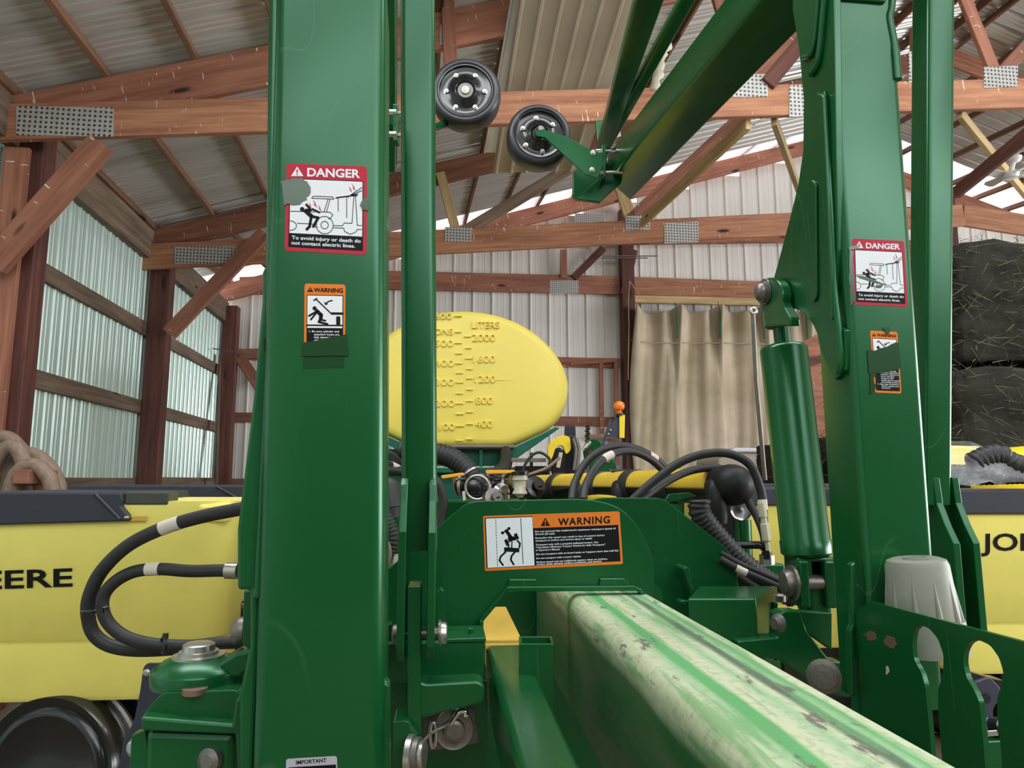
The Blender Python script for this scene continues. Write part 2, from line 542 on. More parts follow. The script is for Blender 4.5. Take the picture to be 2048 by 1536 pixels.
RUBBER_TIRE = plain('tyre_rubber', srgb(46, 46, 52), 0.42, 0.1, 0.3, 25)
BROWN_STEEL = metal('brown_painted_steel', srgb(70, 60, 52), 0.55, 0.0, 0.08, 1.0)
PLASTIC_MATTE = plain('matte_black_plastic', srgb(24, 25, 27), 0.5, 0, 0.15, 10, 0, .3)
PLATE_DK = metal('blackened_steel', srgb(92, 88, 86), 0.5, 0.6, 0.2, 12)
PLASTIC = plain('black_plastic', srgb(22, 22, 25), 0.25, 0.3, 0.15, 10)
LID = plain('dark_lid', srgb(46, 48, 60), 0.5, 0, 0.08, 5)
LID_G = plain('lid_latch', srgb(64, 70, 62), 0.5, 0, 0.1, 8)
NAVY = plain('navy_steel', srgb(52, 54, 72), 0.45, 0.1)
WHITE = plain('print_white', srgb(226, 230, 236), 0.5, 0, 0.06, 60, 0, .2)
RED = plain('print_red', srgb(182, 40, 60), 0.5, 0, 0.05, 30, 0, .2)
ORANGE = plain('print_orange', srgb(222, 120, 40), 0.5, 0, 0.05, 30, 0, .2)
INK = plain('print_black', srgb(17, 17, 20), 0.5, 0, 0.05, 30, 0, .15)
SILVER = plain('print_silver', srgb(170, 168, 178), 0.4, 0, 0.08, 30)
AMBER = Mat('amber_lens', srgb(246, 120, 16), 0.12, 0, 0.6).m
GREYCAP = plain('grey_plastic', srgb(128, 130, 118), 0.5, 0, 0.05, 6)
HOSE_BROWN = plain('brown_hose', srgb(136, 114, 100), 0.6, 0, 0.25, 9)
TAG = plain('hose_tag', srgb(206, 196, 186), 0.6, 0, 0.2, 120)
DARK = plain('shadow_black', srgb(16, 16, 16), 0.8)
BLUE = plain('blue_plastic', srgb(40, 120, 210), 0.4)
FANWHITE = plain('fan_white', srgb(226, 228, 224), 0.4, 0.1)
CLEAR = plain('milky_plastic', srgb(196, 190, 168), 0.35, 0.2)
def tarp_mat():
    m = Mat('tarp_canvas', srgb(190, 172, 148), 0.7)
    v = m.coords((1, 1, 1))
    m.base(m.ramp(m.noise(1.1, v, 5), 0.3, 0.7, srgb(158, 144, 112), srgb(208, 192, 170)))
    m.over(m.mix(.5, m.ramp(m.noise(2.2, m.coords((1, 1, .6)), 6), 0.52, 0.8), (0, 0, 0, 1)), srgb(120, 104, 72))
    m.over(m.mix(.6, m.ramp(m.noise(1.0, m.coords((14, 14, .7)), 4), 0.6, 0.72), (0, 0, 0, 1)), srgb(140, 122, 98))
    m.bump(m.noise(14, v, 4), 0.25, 0.01)
    return m.m
TARP = tarp_mat()
def hay_mat(name, a, b):
    m = Mat(name, a, 0.85)
    v = m.coords((1, 1, 1))
    m.base(m.ramp(m.noise(9, v, 8, .7), 0.35, 0.7, a, b))
    m.bump(m.noise(24, v, 8, .75), 0.9, 0.04)
    return m.m
HAY = hay_mat('hay_packed', srgb(24, 23, 17), srgb(58, 55, 38))
STRAW = plain('hay_strand', srgb(84, 78, 54), 0.7, 0, 0.35, 3)
def bag_mat():
    m = Mat('clear_bag', (0.85, 0.87, 0.92, 1), 0.14, 0, 0.6, 0.9)
    m.bump(m.noise(9, m.coords((1, 1, 1)), 5), 0.9, 0.03)
    m.link(m.ramp(m.noise(7, m.coords((1, 1, 1)), 4), .35, .75, (.06, .06, .06, 1), (.42, .42, .42, 1)), m.b.inputs['Alpha'])
    return m.m
BAG = bag_mat()
def floor_mat():
    m = Mat('dirt_floor', srgb(110, 96, 76), 0.9)
    v = m.coords((1, 1, 1))
    m.base(m.ramp(m.noise(2, v, 8), 0.3, 0.7, srgb(92, 80, 64), srgb(128, 112, 90)))
    m.bump(m.noise(12, v, 8), 0.5, 0.02)
    return m.m
FLOOR = floor_mat()
GREEN_DK = GREEN_LT = GREEN

# ------------------------------------------------------------------ the barn
ER, ED = V((.9909, .1348, 0)), V((-.1348, .9909, 0))
def B(r, d, z):
    """barn place: r across, d down its length, z above eye height"""
    return ER*r + ED*d + V((0, 0, z+CAMZ))
def across(d):
    return Plane(ED*d, -ED)
def inst(name, mesh, M, parent, mat=None):
    o = bpy.data.objects.new(name, mesh)
    return _link(o, parent, M)
def frame(o, x, y, z):
    return Matrix(((x.x, y.x, z.x, o.x), (x.y, y.y, z.y, o.y), (x.z, y.z, z.z, o.z), (0, 0, 0, 1)))
UP = V((0, 0, 1))
SLOPE, RIDGE, WALL_R = .31, 6.6, -2.775
D1, D2, D3 = 4.95, 7.58, 10.65
def roof0(d):
    return 2.58 if d < D2 else 2.58 + (d-D2)/(D3-D2)*.29
def truss_top(r, d):
    rr = r if r <= RIDGE else 2*RIDGE-r
    return roof0(d) + SLOPE*(rr-WALL_R)

# floor
fl = MB().box(B(6.6, 1.5, -CAMZ-.05), ER*24, ED*26, UP*.1).build('floor', FLOOR)
tag(fl, kind='structure')

def ribbed(name, W, L, prof, mat, n=1):
    """sheet in local x (width W) / z (length L), ribs stand along +y; prof = [(x, y)...]"""
    m = MB(); n_ = len(prof)
    m.add([V((x, y, 0)) for x, y in prof] + [V((x, y, L)) for x, y in prof], [(i, i+1, i+1+n_, i+n_) for i in range(n_-1)])
    me = bpy.data.meshes.new(name)
    me.from_pydata([tuple(v) for v in m.v], [], m.f); me.materials.append(mat)
    return me
def rib_profile(W, major, minor, hj, hn, wj=.05, wn=.02):
    """major ribs every 'major', 'minor' small ribs between"""
    p = [(0, 0)]; x = 0
    n = int(round(W/major))
    for i in range(n):
        x = i*major + .012
        p += [(x, 0), (x+wj*.3, hj), (x+wj*.7, hj), (x+wj, 0)]
        for k in range(minor):
            c = i*major + wj + (major-wj)*(k+1)/(minor+1)
            p += [(c-wn/2, 0), (c-wn*.2, hn), (c+wn*.2, hn), (c+wn/2, 0)]
    p.append((W, 0))
    return p

# left wall -----------------------------------------------------------------
wl = thing('wall_left', None, None, B(WALL_R, 5, -CAMZ), kind='structure')
PW = .9
me = ribbed('wall_panel', PW, CAMZ+2.42, rib_profile(PW, .15, 1, .012, .005, .035, .014), GALV)
d = D3 + .12 - PW*20
for i in range(20):
    inst('wall_panel', me, frame(B(WALL_R-.045, d+i*PW, -CAMZ), ED, -ER*-1, UP), wl)
for z in (1.55, .74, -.05, -.8):
    for d0, d1 in ((-7.0, 5.0), (5.0, 7.72), (7.72, 10.6)):
        beam('girt', B(WALL_R-.02, d0, z), B(WALL_R-.02, d1, z), .04, .14, W_GREY, wl)
for d0, d1 in ((-7.0, 5.0), (5.0, 7.72), (7.72, 10.6)):
    beam('eave_girder', B(WALL_R+.0, d0, 2.42), B(WALL_R+.0, d1, 2.42), .08, .31, W_GREY, wl)
for dd in (5.12, 7.72, 10.55):
    beam('post', B(WALL_R+.10, dd, -CAMZ), B(WALL_R+.10, dd, 2.5), .17, .20, W_POST, wl, up=ER, bevel=.008)
beam('post_board', B(WALL_R+.06, 4.985, -CAMZ), B(WALL_R+.06, 4.985, 2.24), .04, .16, W_RED, wl, up=ER)
beam('base_board', B(WALL_R+.03, 7.9, -.05), B(WALL_R+.03, 10.5, -.05), .05, .16, W_GREY, wl)

# back wall ------------------------------------------------------------------
wb = thing('wall_back', None, None, B(3, D3+.1, -CAMZ), kind='structure')
for i in range(21):
    r0 = WALL_R + .0 + i*PW
    h = CAMZ + truss_top(r0+PW/2, D3) - .18
    me = ribbed('wall_panel', PW, h, rib_profile(PW, .3, 2, .022, .0025, .035, .02), WHITE_STEEL)
    inst('wall_panel', me, frame(B(r0, D3+.10, -CAMZ), ER, -ED, UP), wb)
def back_board(name, r0, r1, z, h, mat, t=.04, dd=D3+.05):
    return beam(name, B(r0, dd, z), B(r1, dd, z), t, h, mat, wb)
back_board('girt', -2.7, 3.16, 1.82, .15, W_RED)
back_board('girt', -2.7, 3.16, .90, .14, W_RED)
back_board('girt', -2.7, 3.16, -.05, .14, W_RED)
back_board('girt', 3.4, 15.5, 1.82, .15, W_RED)
beam('header', B(-.6, D3-.02, 3.0), B(3.17, D3-.02, 3.06), .05, .29, W_RED, wb)
beam('header', B(-2.6, D3-.02, 2.83), B(-.6, D3-.02, 3.0), .05, .27, W_RED, wb)
beam('header', B(3.4, D3-.02, 3.06), B(15.5, D3-.02, 3.10), .05, .29, W_CHORD, wb)
beam('curtain_rail', B(3.33, D3-.08, 2.83), B(8.0, D3-.08, 2.88), .05, .12, W_PALE, wb)
beam('post', B(3.28, D3-.05, -CAMZ), B(3.28, D3-.05, 4.3), .18, .20, W_POST, wb, up=ER)
beam('post', B(9.0, D3-.05, -CAMZ), B(9.0, D3-.05, 5.0), .18, .20, W_POST, wb, up=ER)
P3 = across(D3-.05)
def pbeam(name, plane, a, b, w, h, mat, parent, up=None, lift=0):
    return beam(name, plane.hit(*a, lift), plane.hit(*b, lift), w, h, mat, parent, up=up or plane.n)
pbeam('stud', P3, (1127, 500), (1127, 556), .10, .05, W_RED, wb)
pbeam('brace', P3, (1147, 556), (1207, 496), .12, .05, W_POST, wb)
pbeam('brace', P3, (1248, 588), (1268, 500), .12, .05, W_POST, wb, lift=.06)
pbeam('corner_brace', P3, (478, 712), (520, 775), .16, .05, W_RED, wb, lift=.03)
pbeam('girt', P3, (470, 708), (560, 706), .14, .05, W_RED, wb)

# unseen front wall behind the camera, added shut and dark to limit reflections
wfr = thing('wall_front', None, None, B(6.6, -7.3, -CAMZ), kind='structure')
for i in range(21):
    r0 = WALL_R + i*PW
    me = ribbed('wall_panel', PW, CAMZ+min(2.95, truss_top(r0+PW/2, 0)-.1), rib_profile(PW, .3, 2, .022, .0025, .035, .02), BROWN_STEEL)
    inst('wall_panel', me, frame(B(r0+PW, -7.3, -CAMZ), -ER, ED, UP), wfr)

# right wall (beyond the hay)
wr = thing('wall_right', None, None, B(15.97, 5, -CAMZ), kind='structure')
me = ribbed('wall_panel', PW, CAMZ+2.6, rib_profile(PW, .3, 2, .02, .006, .045, .03), WHITE_STEEL)
for i in range(20):
    if -5.0 < D3+.12-PW*20+(i+1)*PW < 7.6: continue      # unseen gap added for light from the right
    inst('wall_panel', me, frame(B(15.97, D3+.12-PW*20+(i+1)*PW, -CAMZ), -ED, -ER, UP), wr)

# roof -------------------------------------------------------------------------
ce = thing('ceiling', None, None, B(RIDGE, 5, 2.6), kind='structure')
LEN = (RIDGE-WALL_R+.35)*math.sqrt(1+SLOPE**2)
prof = rib_profile(PW, .225, 2, .032, .009, .06, .03)
me_roof = ribbed('roof_panel', PW, LEN, prof, ROOF)
mt = Mat('translucent_roof', (0.86, 0.80, 0.78, 1), 0.5)
tr_ = mt.n('ShaderNodeBsdfTranslucent'); tr_.inputs[0].default_value = (.90, .82, .80, 1)
mx = mt.n('ShaderNodeMixShader'); mx.inputs[0].default_value = .85
mt.link(mt.b.outputs[0], mx.inputs[1]); mt.link(tr_.outputs[0], mx.inputs[2])
mt.link(mx.outputs[0], mt.nt.nodes['Material Output'].inputs[0])
GW = .6
me_glow = ribbed('translucent_panel', PW, LEN, prof, mt.m)
me_end = ribbed('translucent_panel', GW, LEN, rib_profile(GW, .2, 2, .032, .009, .06, .03), mt.m)
ROOF_END = D3 + .15
SKY = (0, 9, 13, 15, 17)  # end strip is in view; the others are unseen, added for the light
for side in (0, 1):
    for i in range(20):
        db = ROOF_END if i == 0 else ROOF_END-GW-(i-1)*PW; da = db-(GW if i == 0 else PW)
        za, zb = roof0(da)+.095, roof0(db)+.095
        y_ = (B(0, db, zb)-B(0, da, za)).normalized()
        rs = WALL_R-.35 if side == 0 else 2*RIDGE-WALL_R+.35
        s_ = (ER*(1 if side == 0 else -1) + UP*SLOPE).normalized()
        n_ = y_.cross(s_) if side == 0 else s_.cross(y_)
        o0 = B(rs, da, za - .35*SLOPE)
        if n_.z < 0: n_ = -n_
        inst('translucent_panel' if i in SKY else 'roof_panel', me_end if i == 0 else me_glow if i in SKY else me_roof, frame(o0, y_*1.015, n_, s_), ce)
for side in (0, 1):
    for j in range(17):
        r = WALL_R + .02 + j*.575
        if r > RIDGE: break
        rr = r if side == 0 else 2*RIDGE-r
        nrm = (UP*1 - ER*SLOPE*(1 if side == 0 else -1)).normalized()
        for a, b in ((-7.1, D2), (D2, ROOF_END-.02)):
            beam('purlin', B(rr, a, truss_top(rr, a)+.045), B(rr, b, truss_top(rr, b)+.045), .04, .09, W_PURLIN, ce, up=nrm)

# trusses ---------------------------------------------------------------------
def truss(d, label, zb0, slope_b, mat_top, mat_bot, hb=.25, ht=.25):
    t = thing('roof_truss', label, 'truss', B(WALL_R, d, zb0))
    for s in (0, 1):
        f = lambda r: r if s == 0 else 2*RIDGE-r
        ca, cb = f(WALL_R-.3), f(RIDGE)
        beam('top_chord', B(ca, d, truss_top(ca, d)-.3*0-ht/2/.955), B(cb, d, truss_top(cb, d)-ht/2/.955), .05, ht, mat_top, t, up=-ER.cross(ED) if False else UP)
        a, b = f(WALL_R-.05), f(RIDGE)
        beam('bottom_chord', B(a, d-.052, zb0+hb/2), B(b, d-.052, zb0+hb/2+slope_b*(RIDGE-WALL_R)), .05, hb, mat_bot, t)
    return t
t1 = truss(D1, 'near brown timber roof truss with long nail plate at its heel', 2.235, .105, W_RED, W_CHORD, .255, .29)
t2 = truss(D2, 'brown timber roof truss crossing above the yellow tank, spattered white', 2.14, .10, W_RED, W_CHORD, .27, .24)
t3 = truss(D3-.02, 'end timber rafter truss on the white back wall', 3.35, .06, W_RED, W_RED, .2, .26)
def gusset(t, d, x0, y0, x1, y1, skew=0):
    pl = across(d)
    plate('nail_plate', [(x0, y0), (x1, y0+skew), (x1, y1+skew), (x0, y1)], pl, .004, NAILP, t, bevel=0)
G1, G2 = D1-.082, D2-.082
gusset(t1, G1, 32, 212, 227, 270, 3)
gusset(t1, G1, 1466, 149, 1536, 194, -1)
gusset(t1, G1, 1579, 171, 1640, 234, -3)
gusset(t1, G1, 1818, 103, 1842, 165)
gusset(t1, G1, 1968, 134, 2036, 176, -3)
gusset(t1, D1-.03, 880, 50, 902, 90)
gusset(t2, G2, 349, 493, 474, 527)
gusset(t2, G2, 890, 454, 943, 484)
gusset(t2, G2, 1252, 432, 1300, 461, -2)
gusset(t2, G2, 1329, 446, 1397, 487, -3)
gusset(t2, G2, 1824, 410, 1836, 455)
gusset(t3, D3-.055, 1150, 427, 1209, 452)
gusset(t3, D3-.055, 965, 457, 1030, 475, -6)
gusset(t3, D3-.055, 1122, 444, 1131, 460)
plate('nail_plate', [(1099, 561), (1157, 561), (1157, 587), (1099, 587)], across(D3-.048), .004, NAILP, wb, bevel=0)
def web(t, d, a, b, w, mat, lift=0.0):
    pl = across(d)
    return beam('web', pl.hit(*a, lift), pl.hit(*b, lift), .04, w, mat, t, up=pl.n.cross((pl.hit(*b)-pl.hit(*a)).normalized()))
web(t1, D1-.05, (893, -60), (905, 215), .10, W_RED)
web(t1, D1-.05, (1425, -40), (1485, 165), .10, W_RED)
web(t1, D1-.05, (1650, 20), (1500, 165), .14, W_RED)
web(t1, D1-.09, (1690, -20), (1535, 168), .12, W_POST)
web(t1, D1-.05, (1922, -20), (1990, 150), .11, W_RED)
web(t1, D1-.05, (2110, 30), (2000, 150), .11, W_RED)
web(t1, D1-.05, (1832, 60), (1834, 150), .10, W_RED)
web(t2, D2-.05, (880, 345), (912, 462), .10, W_PALE)
web(t2, D2-.05, (925, 466), (1180, 312), .13, W_GREY)
web(t2, D2-.05, (1262, 448), (1490, 235), .22, W_RED)
web(t2, D2-.05, (1262, 440), (1236, 360), .14, W_PALE)
pl2 = across(D2-.05)
# knee braces from posts, lateral braces between trusses
def brace(label, a, b, w, t, mat, group=None):
    o = beam('timber_brace', a, b, t, w, mat)
    return tag(o, label, 'brace', group)
brace('rough red-brown knee brace under the long nail plate', across(4.86).hit(-14, 532), across(4.86).hit(203, 288), .17, .07, W_RED)
brace('knotty brown knee brace rising from the second wall post', across(7.50).hit(338, 668), across(7.50).hit(530, 466), .15, .06, W_RED)
brace('long pale diagonal brace reaching down to the spattered chord', across(D1).hit(1497, 246), across(D2-.12).hit(1284, 446), .10, .045, W_PALE)
brace('short pale brace under the chord beside the dark gusset plate', across(D1).hit(1548, 240), across(6.6).hit(1612, 420), .09, .045, W_PALE)
brace('pale brace sloping down behind the white ceiling fan', across(D1).hit(1918, 226), across(6.4).hit(2060, 400), .09, .045, W_PALE)
lb = beam('leaning_board', B(WALL_R+.35, 9.4, -1.4), across(10.3).hit(440, 708), .03, .11, W_GREY)
tag(lb, 'grey weathered board leaning against the metal wall corner', 'board')

# ------------------------------------------------------------------ printed decals
def tri_mark(plane, cx, top, bot, w, lift, parent, fill, mark):
    m = MB(); patch(m, [(cx, top), (cx+w/2, bot), (cx-w/2, bot)], plane, lift)
    m.build('warning_triangle', fill, parent)
    h = bot-top; m = MB()
    patch(m, [(cx-w*.07, top+h*.32), (cx+w*.07, top+h*.32), (cx+w*.035, top+h*.72), (cx-w*.035, top+h*.72)], plane, lift+.0003)
    disc(m, (cx, top+h*.85), h*.07, plane, lift+.0003, 10)
    m.build('exclamation_mark', mark, parent)
def quad_map(q):
    """photo quad (tl, tr, br, bl) -> function of (u, v) in 0..1"""
    tl, tr, br, bl = [V(p).to_2d() for p in q]
    return lambda u, v: tuple(tl.lerp(tr, u).lerp(bl.lerp(br, u), v))
def danger_decal(parent, plane, q, tears, lost=()):
    """electric-line danger sign; drawn in u,v of its own rectangle"""
    Q = quad_map(q)
    W = (V(q[1])-V(q[0])).length
    base = [Q(u, v) for u, v in rpoly([(0, 0), (1, 0), (1, 1), (0, 1)], .05)]
    m = MB(); m.prism([plane.hit(x, y, .0005) for x, y in base], plane.n*-.0008)
    dc = m.build('danger_decal', RED, parent)
    dc['label'] = 'red bordered danger decal'
    def panel(name, u0, v0, u1, v1, mat, lift):
        m = MB(); patch(m, [Q(u0, v0), Q(u1, v0), Q(u1, v1), Q(u0, v1)], plane, lift); m.build(name, mat, dc)
    panel('black_border', .045, .165, .955, .955, INK, .0009)
    panel('picture_panel', .055, .175, .945, .795, WHITE, .0012)
    tri_mark(plane, *[0]*0, cx=Q(.135, .1)[0], top=Q(.135, .03)[1], bot=Q(.135, .14)[1], w=W*.155, lift=.0009, parent=dc, fill=WHITE, mark=RED)
    lettering('lettering', 'DANGER', Q(.26, .135), Q(.915, .13), W*.105, plane, WHITE, dc, .0009, .03)
    lettering('lettering', 'To avoid injury or death do', Q(.085, .865), Q(.93, .865), W*.045, plane, WHITE, dc, .0013, .02)
    lettering('lettering', 'not contact electric lines.', Q(.085, .925), Q(.86, .925), W*.045, plane, WHITE, dc, .0013, .02)
    m = MB(); lw = max(.8, W*.008); Lf = .0016
    def st(pts, w=1.0, closed=False): stroke(m, [Q(*p) for p in pts], lw*w, plane, Lf, closed)
    # tractor outline
    st([(.32, .385), (.34, .36), (.575, .36), (.595, .385)], 1, True)
    st([(.525, .385), (.475, .53)]); st([(.55, .385), (.505, .53)])
    st([(.06, .545), (.545, .535), (.585, .565), (.55, .61), (.53, .61)])
    st([(.15, .68), (.39, .68)]); st([(.35, .71), (.4, .71)])
    for c, r in (((.485, .685), .105), ((.485, .685), .045)):
        st([(c[0]+r*math.cos(t*.2618), c[1]+r*.94*math.sin(t*.2618)) for t in range(24)], 1, True)
    st([(.06+.08*math.cos(t*.2618), .71+.055*math.sin(t*.2618)) for t in range(-6, 7)])
    # implement with tall mast, poles and wires
    st([(.595, .685), (.70, .685), (.725, .65), (.82, .65), (.84, .345)])
    st([(.86, .345), (.885, .67), (.94, .67)])
    st([(.595, .71), (.72, .71), (.73, .745), (.80, .775), (.87, .745), (.885, .715), (.94, .715)])
    st([(.62, .37), (.67, .36), (.77, .345), (.885, .32)], 2.0); st([(.82, .325), (.875, .325), (.875, .34), (.82, .34)], 1, True)
    st([(.645, .37), (.65, .52)]); st([(.75, .35), (.755, .59)]); st([(.77, .35), (.775, .36)])
    st([(.8, .33), (.94, .24)], 1.2); st([(.8, .335), (.94, .275)], 1.2)
    # the figure
    st([(.255, .46), (.30, .505), (.255, .535)], 3.6); st([(.245, .53), (.325, .595)], 6.5)
    st([(.285, .535), (.335, .51), (.385, .53), (.42, .545)], 3.0)
    st([(.32, .60), (.30, .71), (.265, .745)], 4.2); st([(.31, .59), (.405, .605), (.345, .71)], 4.2)
    disc(m, Q(.205, .515), W*.027, plane, Lf)
    m.build('pictogram', INK, dc)
    for (x, y, s) in ((.30, .46, 1), (.36, .44, 1.3), (.42, .49, 1.1), (.795, .26, 1), (.835, .235, 1.2)):
        m = MB(); patch(m, [Q(x-.02*s, y-.03*s), Q(x+.01*s, y), Q(x+.005*s, y+.005), Q(x+.025*s, y+.04*s), Q(x-.01*s, y+.012*s), Q(x, y+.005)], plane, Lf)
        m.build('lightning_bolt', RED, dc)
    for t in tears:
        m = MB(); m.prism([plane.hit(x, y, .0021) for x, y in t], plane.n*-.0003)
        m.build('torn_away_patch', GREEN_FRESH, dc)
    return dc
def small_warning(parent, plane, q, rows, tears):
    Q = quad_map(q); W = (V(q[1])-V(q[0])).length
    m = MB(); m.prism([plane.hit(*Q(u, v), .0005) for u, v in rpoly([(0, 0), (1, 0), (1, 1), (0, 1)], .06)], plane.n*-.0008)
    dc = m.build('warning_decal', ORANGE, parent); dc['label'] = 'orange bordered warning decal'
    H = (V(q[3])-V(q[0])).length
    def vv(px): return px/H
    def panel(name, u0, v0, u1, v1, mat, lift):
        m = MB(); patch(m, [Q(u0, v0), Q(u1, v0), Q(u1, v1), Q(u0, v1)], plane, lift); m.build(name, mat, dc)
    hw = W/H   # rows are laid out in units of the width
    panel('black_border', .06, .27*hw, .95, min(.965, 2.6*hw), INK, .0009)
    panel('picture_panel', .075, .29*hw, .93, 1.08*hw, WHITE, .0012)
    c = Q(.14, .1*hw)
    tri_mark(plane, cx=c[0], top=Q(.14, .08*hw)[1], bot=Q(.14, .2*hw)[1], w=W*.15, lift=.0009, parent=dc, fill=INK, mark=ORANGE)
    lettering('lettering', 'WARNING', Q(.23, .2*hw), Q(.94, .2*hw), W*.105, plane, INK, dc, .0009, .03)
    m = MB(); lw = W*.022; Lf = .0016
    def st(pts, w=1.0): stroke(m, [Q(a, b*hw) for a, b in pts], lw*w, plane, Lf)
    st([(.28, .37), (.68, .745)], 1.3); st([(.23, .41), (.30, .36)], 1.5)
    st([(.68, .72), (.94, .72)], 2.6); st([(.68, .40), (.58, .43), (.52, .49)], 1.4); st([(.50, .45), (.515, .5), (.56, .49)], 1.2)
    disc(m, Q(.25, .60*hw), W*.05, plane, Lf)
    st([(.11, .79), (.33, .66)], 2.2); st([(.16, .88), (.30, .70)], 2.0); st([(.30, .66), (.41, .76), (.40, .87)], 4.2)
    st([(.40, .88), (.35, .93), (.57, .985)], 2.4); st([(.41, .88), (.52, .90)], 2)
    st([(.06, 1.015), (.94, 1.015)], 1.6)
    patch(m, [Q(*p) for p in [(a, b*hw) for a, b in rpoly([(.78, .79), (.88, .79), (.88, 1.0), (.78, 1.0)], .03)]], plane, Lf)
    m.build('pictogram', INK, dc)
    for (s, u, v, u1) in rows:
        lettering('lettering', s, Q(u, v*hw), Q(u1, v*hw), W*.044, plane, WHITE, dc, .0014, .02)
    for t in tears:
        m = MB(); m.prism([plane.hit(x, y, .0021) for x, y in t], plane.n*-.0003)
        m.build('torn_away_patch', GREEN_FRESH, dc)
    return dc
def ragged(pts, amp, n=3, seed=1):
    rnd = random.Random(seed); out = []
    for i in range(len(pts)):
        a, b = V(pts[i]).to_2d(), V(pts[(i+1) % len(pts)]).to_2d()
        for k in range(n):
            p = a.lerp(b, k/n)
            out.append((p.x+rnd.uniform(-amp, amp), p.y+rnd.uniform(-amp, amp)))
    return out

# ------------------------------------------------------------------ left upright post (nearest)
PL = facing(1.085, .136)
PR = facing(1.45, .06)
lp = thing('marker_post', 'thick green steel post with two torn decals and an important label', 'post', (-.3, 1.15, .9))
def post_tube(name, plane, tl, tr, br, bl, depth, rad, mat, parent):
    rings = []
    for a, b in ((bl, br), (tl, tr)):
        A, Bq = plane.hit(*a), plane.hit(*b)
        ux = (Bq-A); w = ux.length; ux.normalize()
        c = (A+Bq)/2 - plane.n*depth/2
        rings.append(rtube_section(c, ux, plane.n, w, depth, rad, 6))
    return MB().loft(rings).build(name, mat, parent)
post_tube('post_tube', PL, (551, -60), (771, -60), (767, 1600), (500, 1600), .20, .018, GREEN, lp)
# rail welded along the left corner, widening downwards
PLb = facing(1.11, .136)
plate('side_rail', [(537, -60), (556, -60), (548, 560), (520, 1200), (502, 1600), (478, 1600), (478, 1390), (500, 1290), (500, 1180), (474, 1180), (474, 1060), (506, 800), (524, 600), (524, 545), (531, 530)], PLb, .035, GREEN, lp, bevel=.005)
plate('side_rail', [(540, -60), (556, -60), (543, 700), (520, 1200), (505, 1200), (530, 700)], facing(1.095, .136), .02, GREEN, lp, bevel=.006)
plate('rail_slot', [(527, 678), (533, 675), (535, 690), (534, 703), (529, 703)], PLb, .003, DARK, lp, bevel=0, lift=.001)
plate('side_rail', [(768, 1175), (771, 1192), (771, 1362), (780, 1370), (780, 1600), (755, 1600), (755, 1175)], facing(1.12, .136), .03, GREEN, lp, bevel=.004)
sb = []
danger_decal(lp, PL, ((573, 327), (734, 333), (733, 510), (569, 501)),
    [ragged([(562, 362), (585, 357), (607, 357), (619, 372), (621, 385), (612, 400), (600, 407), (566, 409)], 2.5, 4, 3),
     ragged([(726, 396), (738, 390), (738, 421), (727, 421), (720, 410)], 1.2, 4, 5)])
small_warning(lp, PL, ((609, 567), (691, 569), (690, 705), (608, 705)),
    [('1. Be sure cylinder and', .12, 1.185, .85), ('attaching hoses are', .24, 1.26, .86), ('fully charged with', .24, 1.33, .80), ('oil before operating', .24, 1.40, .80)],
    [ragged([(604, 686), (612, 684.5), (628, 682), (648, 677), (668, 673), (684, 671), (695, 668), (697, 712), (604, 712)], .7, 4, 9)])
m = MB(); m.prism([PL.hit(x, y, .0003) for x, y in [(607, 690), (690, 676), (688, 736), (606, 738)]], PL.n*-.0003); m.build('decal_ghost', GREEN_FRESH, lp)
imp = MB(); imp.prism([PL.hit(x, y, .0005) for x, y in rpoly([(572, 1518), (674, 1512), (676, 1600), (572, 1600)], 6)], PL.n*-.0006)
imp = imp.build('important_label', SILVER, lp)
lettering('lettering', 'IMPORTANT', (592, 1529), (653, 1524), 8, PL, INK, imp, .0009, .02)
mm = MB(); patch(mm, [(577, 1535), (672, 1529), (672, 1598), (577, 1598)], PL, .0009); mm.build('black_panel', INK, imp)

# ------------------------------------------------------------------ slim link beside it
ll = thing('fold_link', 'slim green square tube ending in a forked clevis with a pin', 'steel tube', (-.2, 1.5, .9))
PK = facing(1.45, .09)
post_tube('link_tube', PK, (800, -60), (869, -60), (874, 1102), (803, 1102), .075, .014, GREEN, ll)
def strap(x0, x1, parent, top, bot, plane, depth, seed=0):
    # fork plate: curved shoulder at the top, narrow edge seen from the front
    A = plane.hit(x0, top); Bq = plane.hit(x1, top)
    w = (Bq-A)
    a = plane.hit(x0, top, .0); 
    z1 = plane.hit(x0, bot).z; z0 = a.z
    n = plane.n
    prof = [(0.0, z0), (.012, z0+.002), (.03, z0-.012), (.036, z0-.04), (.055, z0-.10), (.055, z1+.03), (.04, z1+.005), (.01, z1), (-depth*.6, z1), (-depth, z1+.05), (-depth, z0-.05), (-.01, z0)]
    pts = [V((a.x, a.y, 0)) + n*q + V((0, 0, z)) for q, z in prof]
    return MB().prism(pts, w).build('clevis_plate', GREEN, parent, .002)
strap(803, 818, ll, 958, 1318, PK, .09)
strap(859, 874, ll, 960, 1313, PK, .09)
pc = PK.hit(838, 1268, -.02); ux = V((1, .09, 0)).normalized()
MB().lathe(pc-ux*.052, ux, [(0, .012), (.104, .012)], 16).build('clevis_pin', STEEL_DK, ll)
MB().lathe(pc+ux*.038, ux, [(0, .026), (.004, .027), (.006, .022), (.012, .022), (.016, .02), (.018, .012)], 24).build('washer', STEEL, ll)
MB().lathe(pc-ux*.052, ux, [(0, .015), (.002, .019), (.009, .019), (.010, .024), (.014, .024)], 24).build('washer', STEEL_DK, ll)

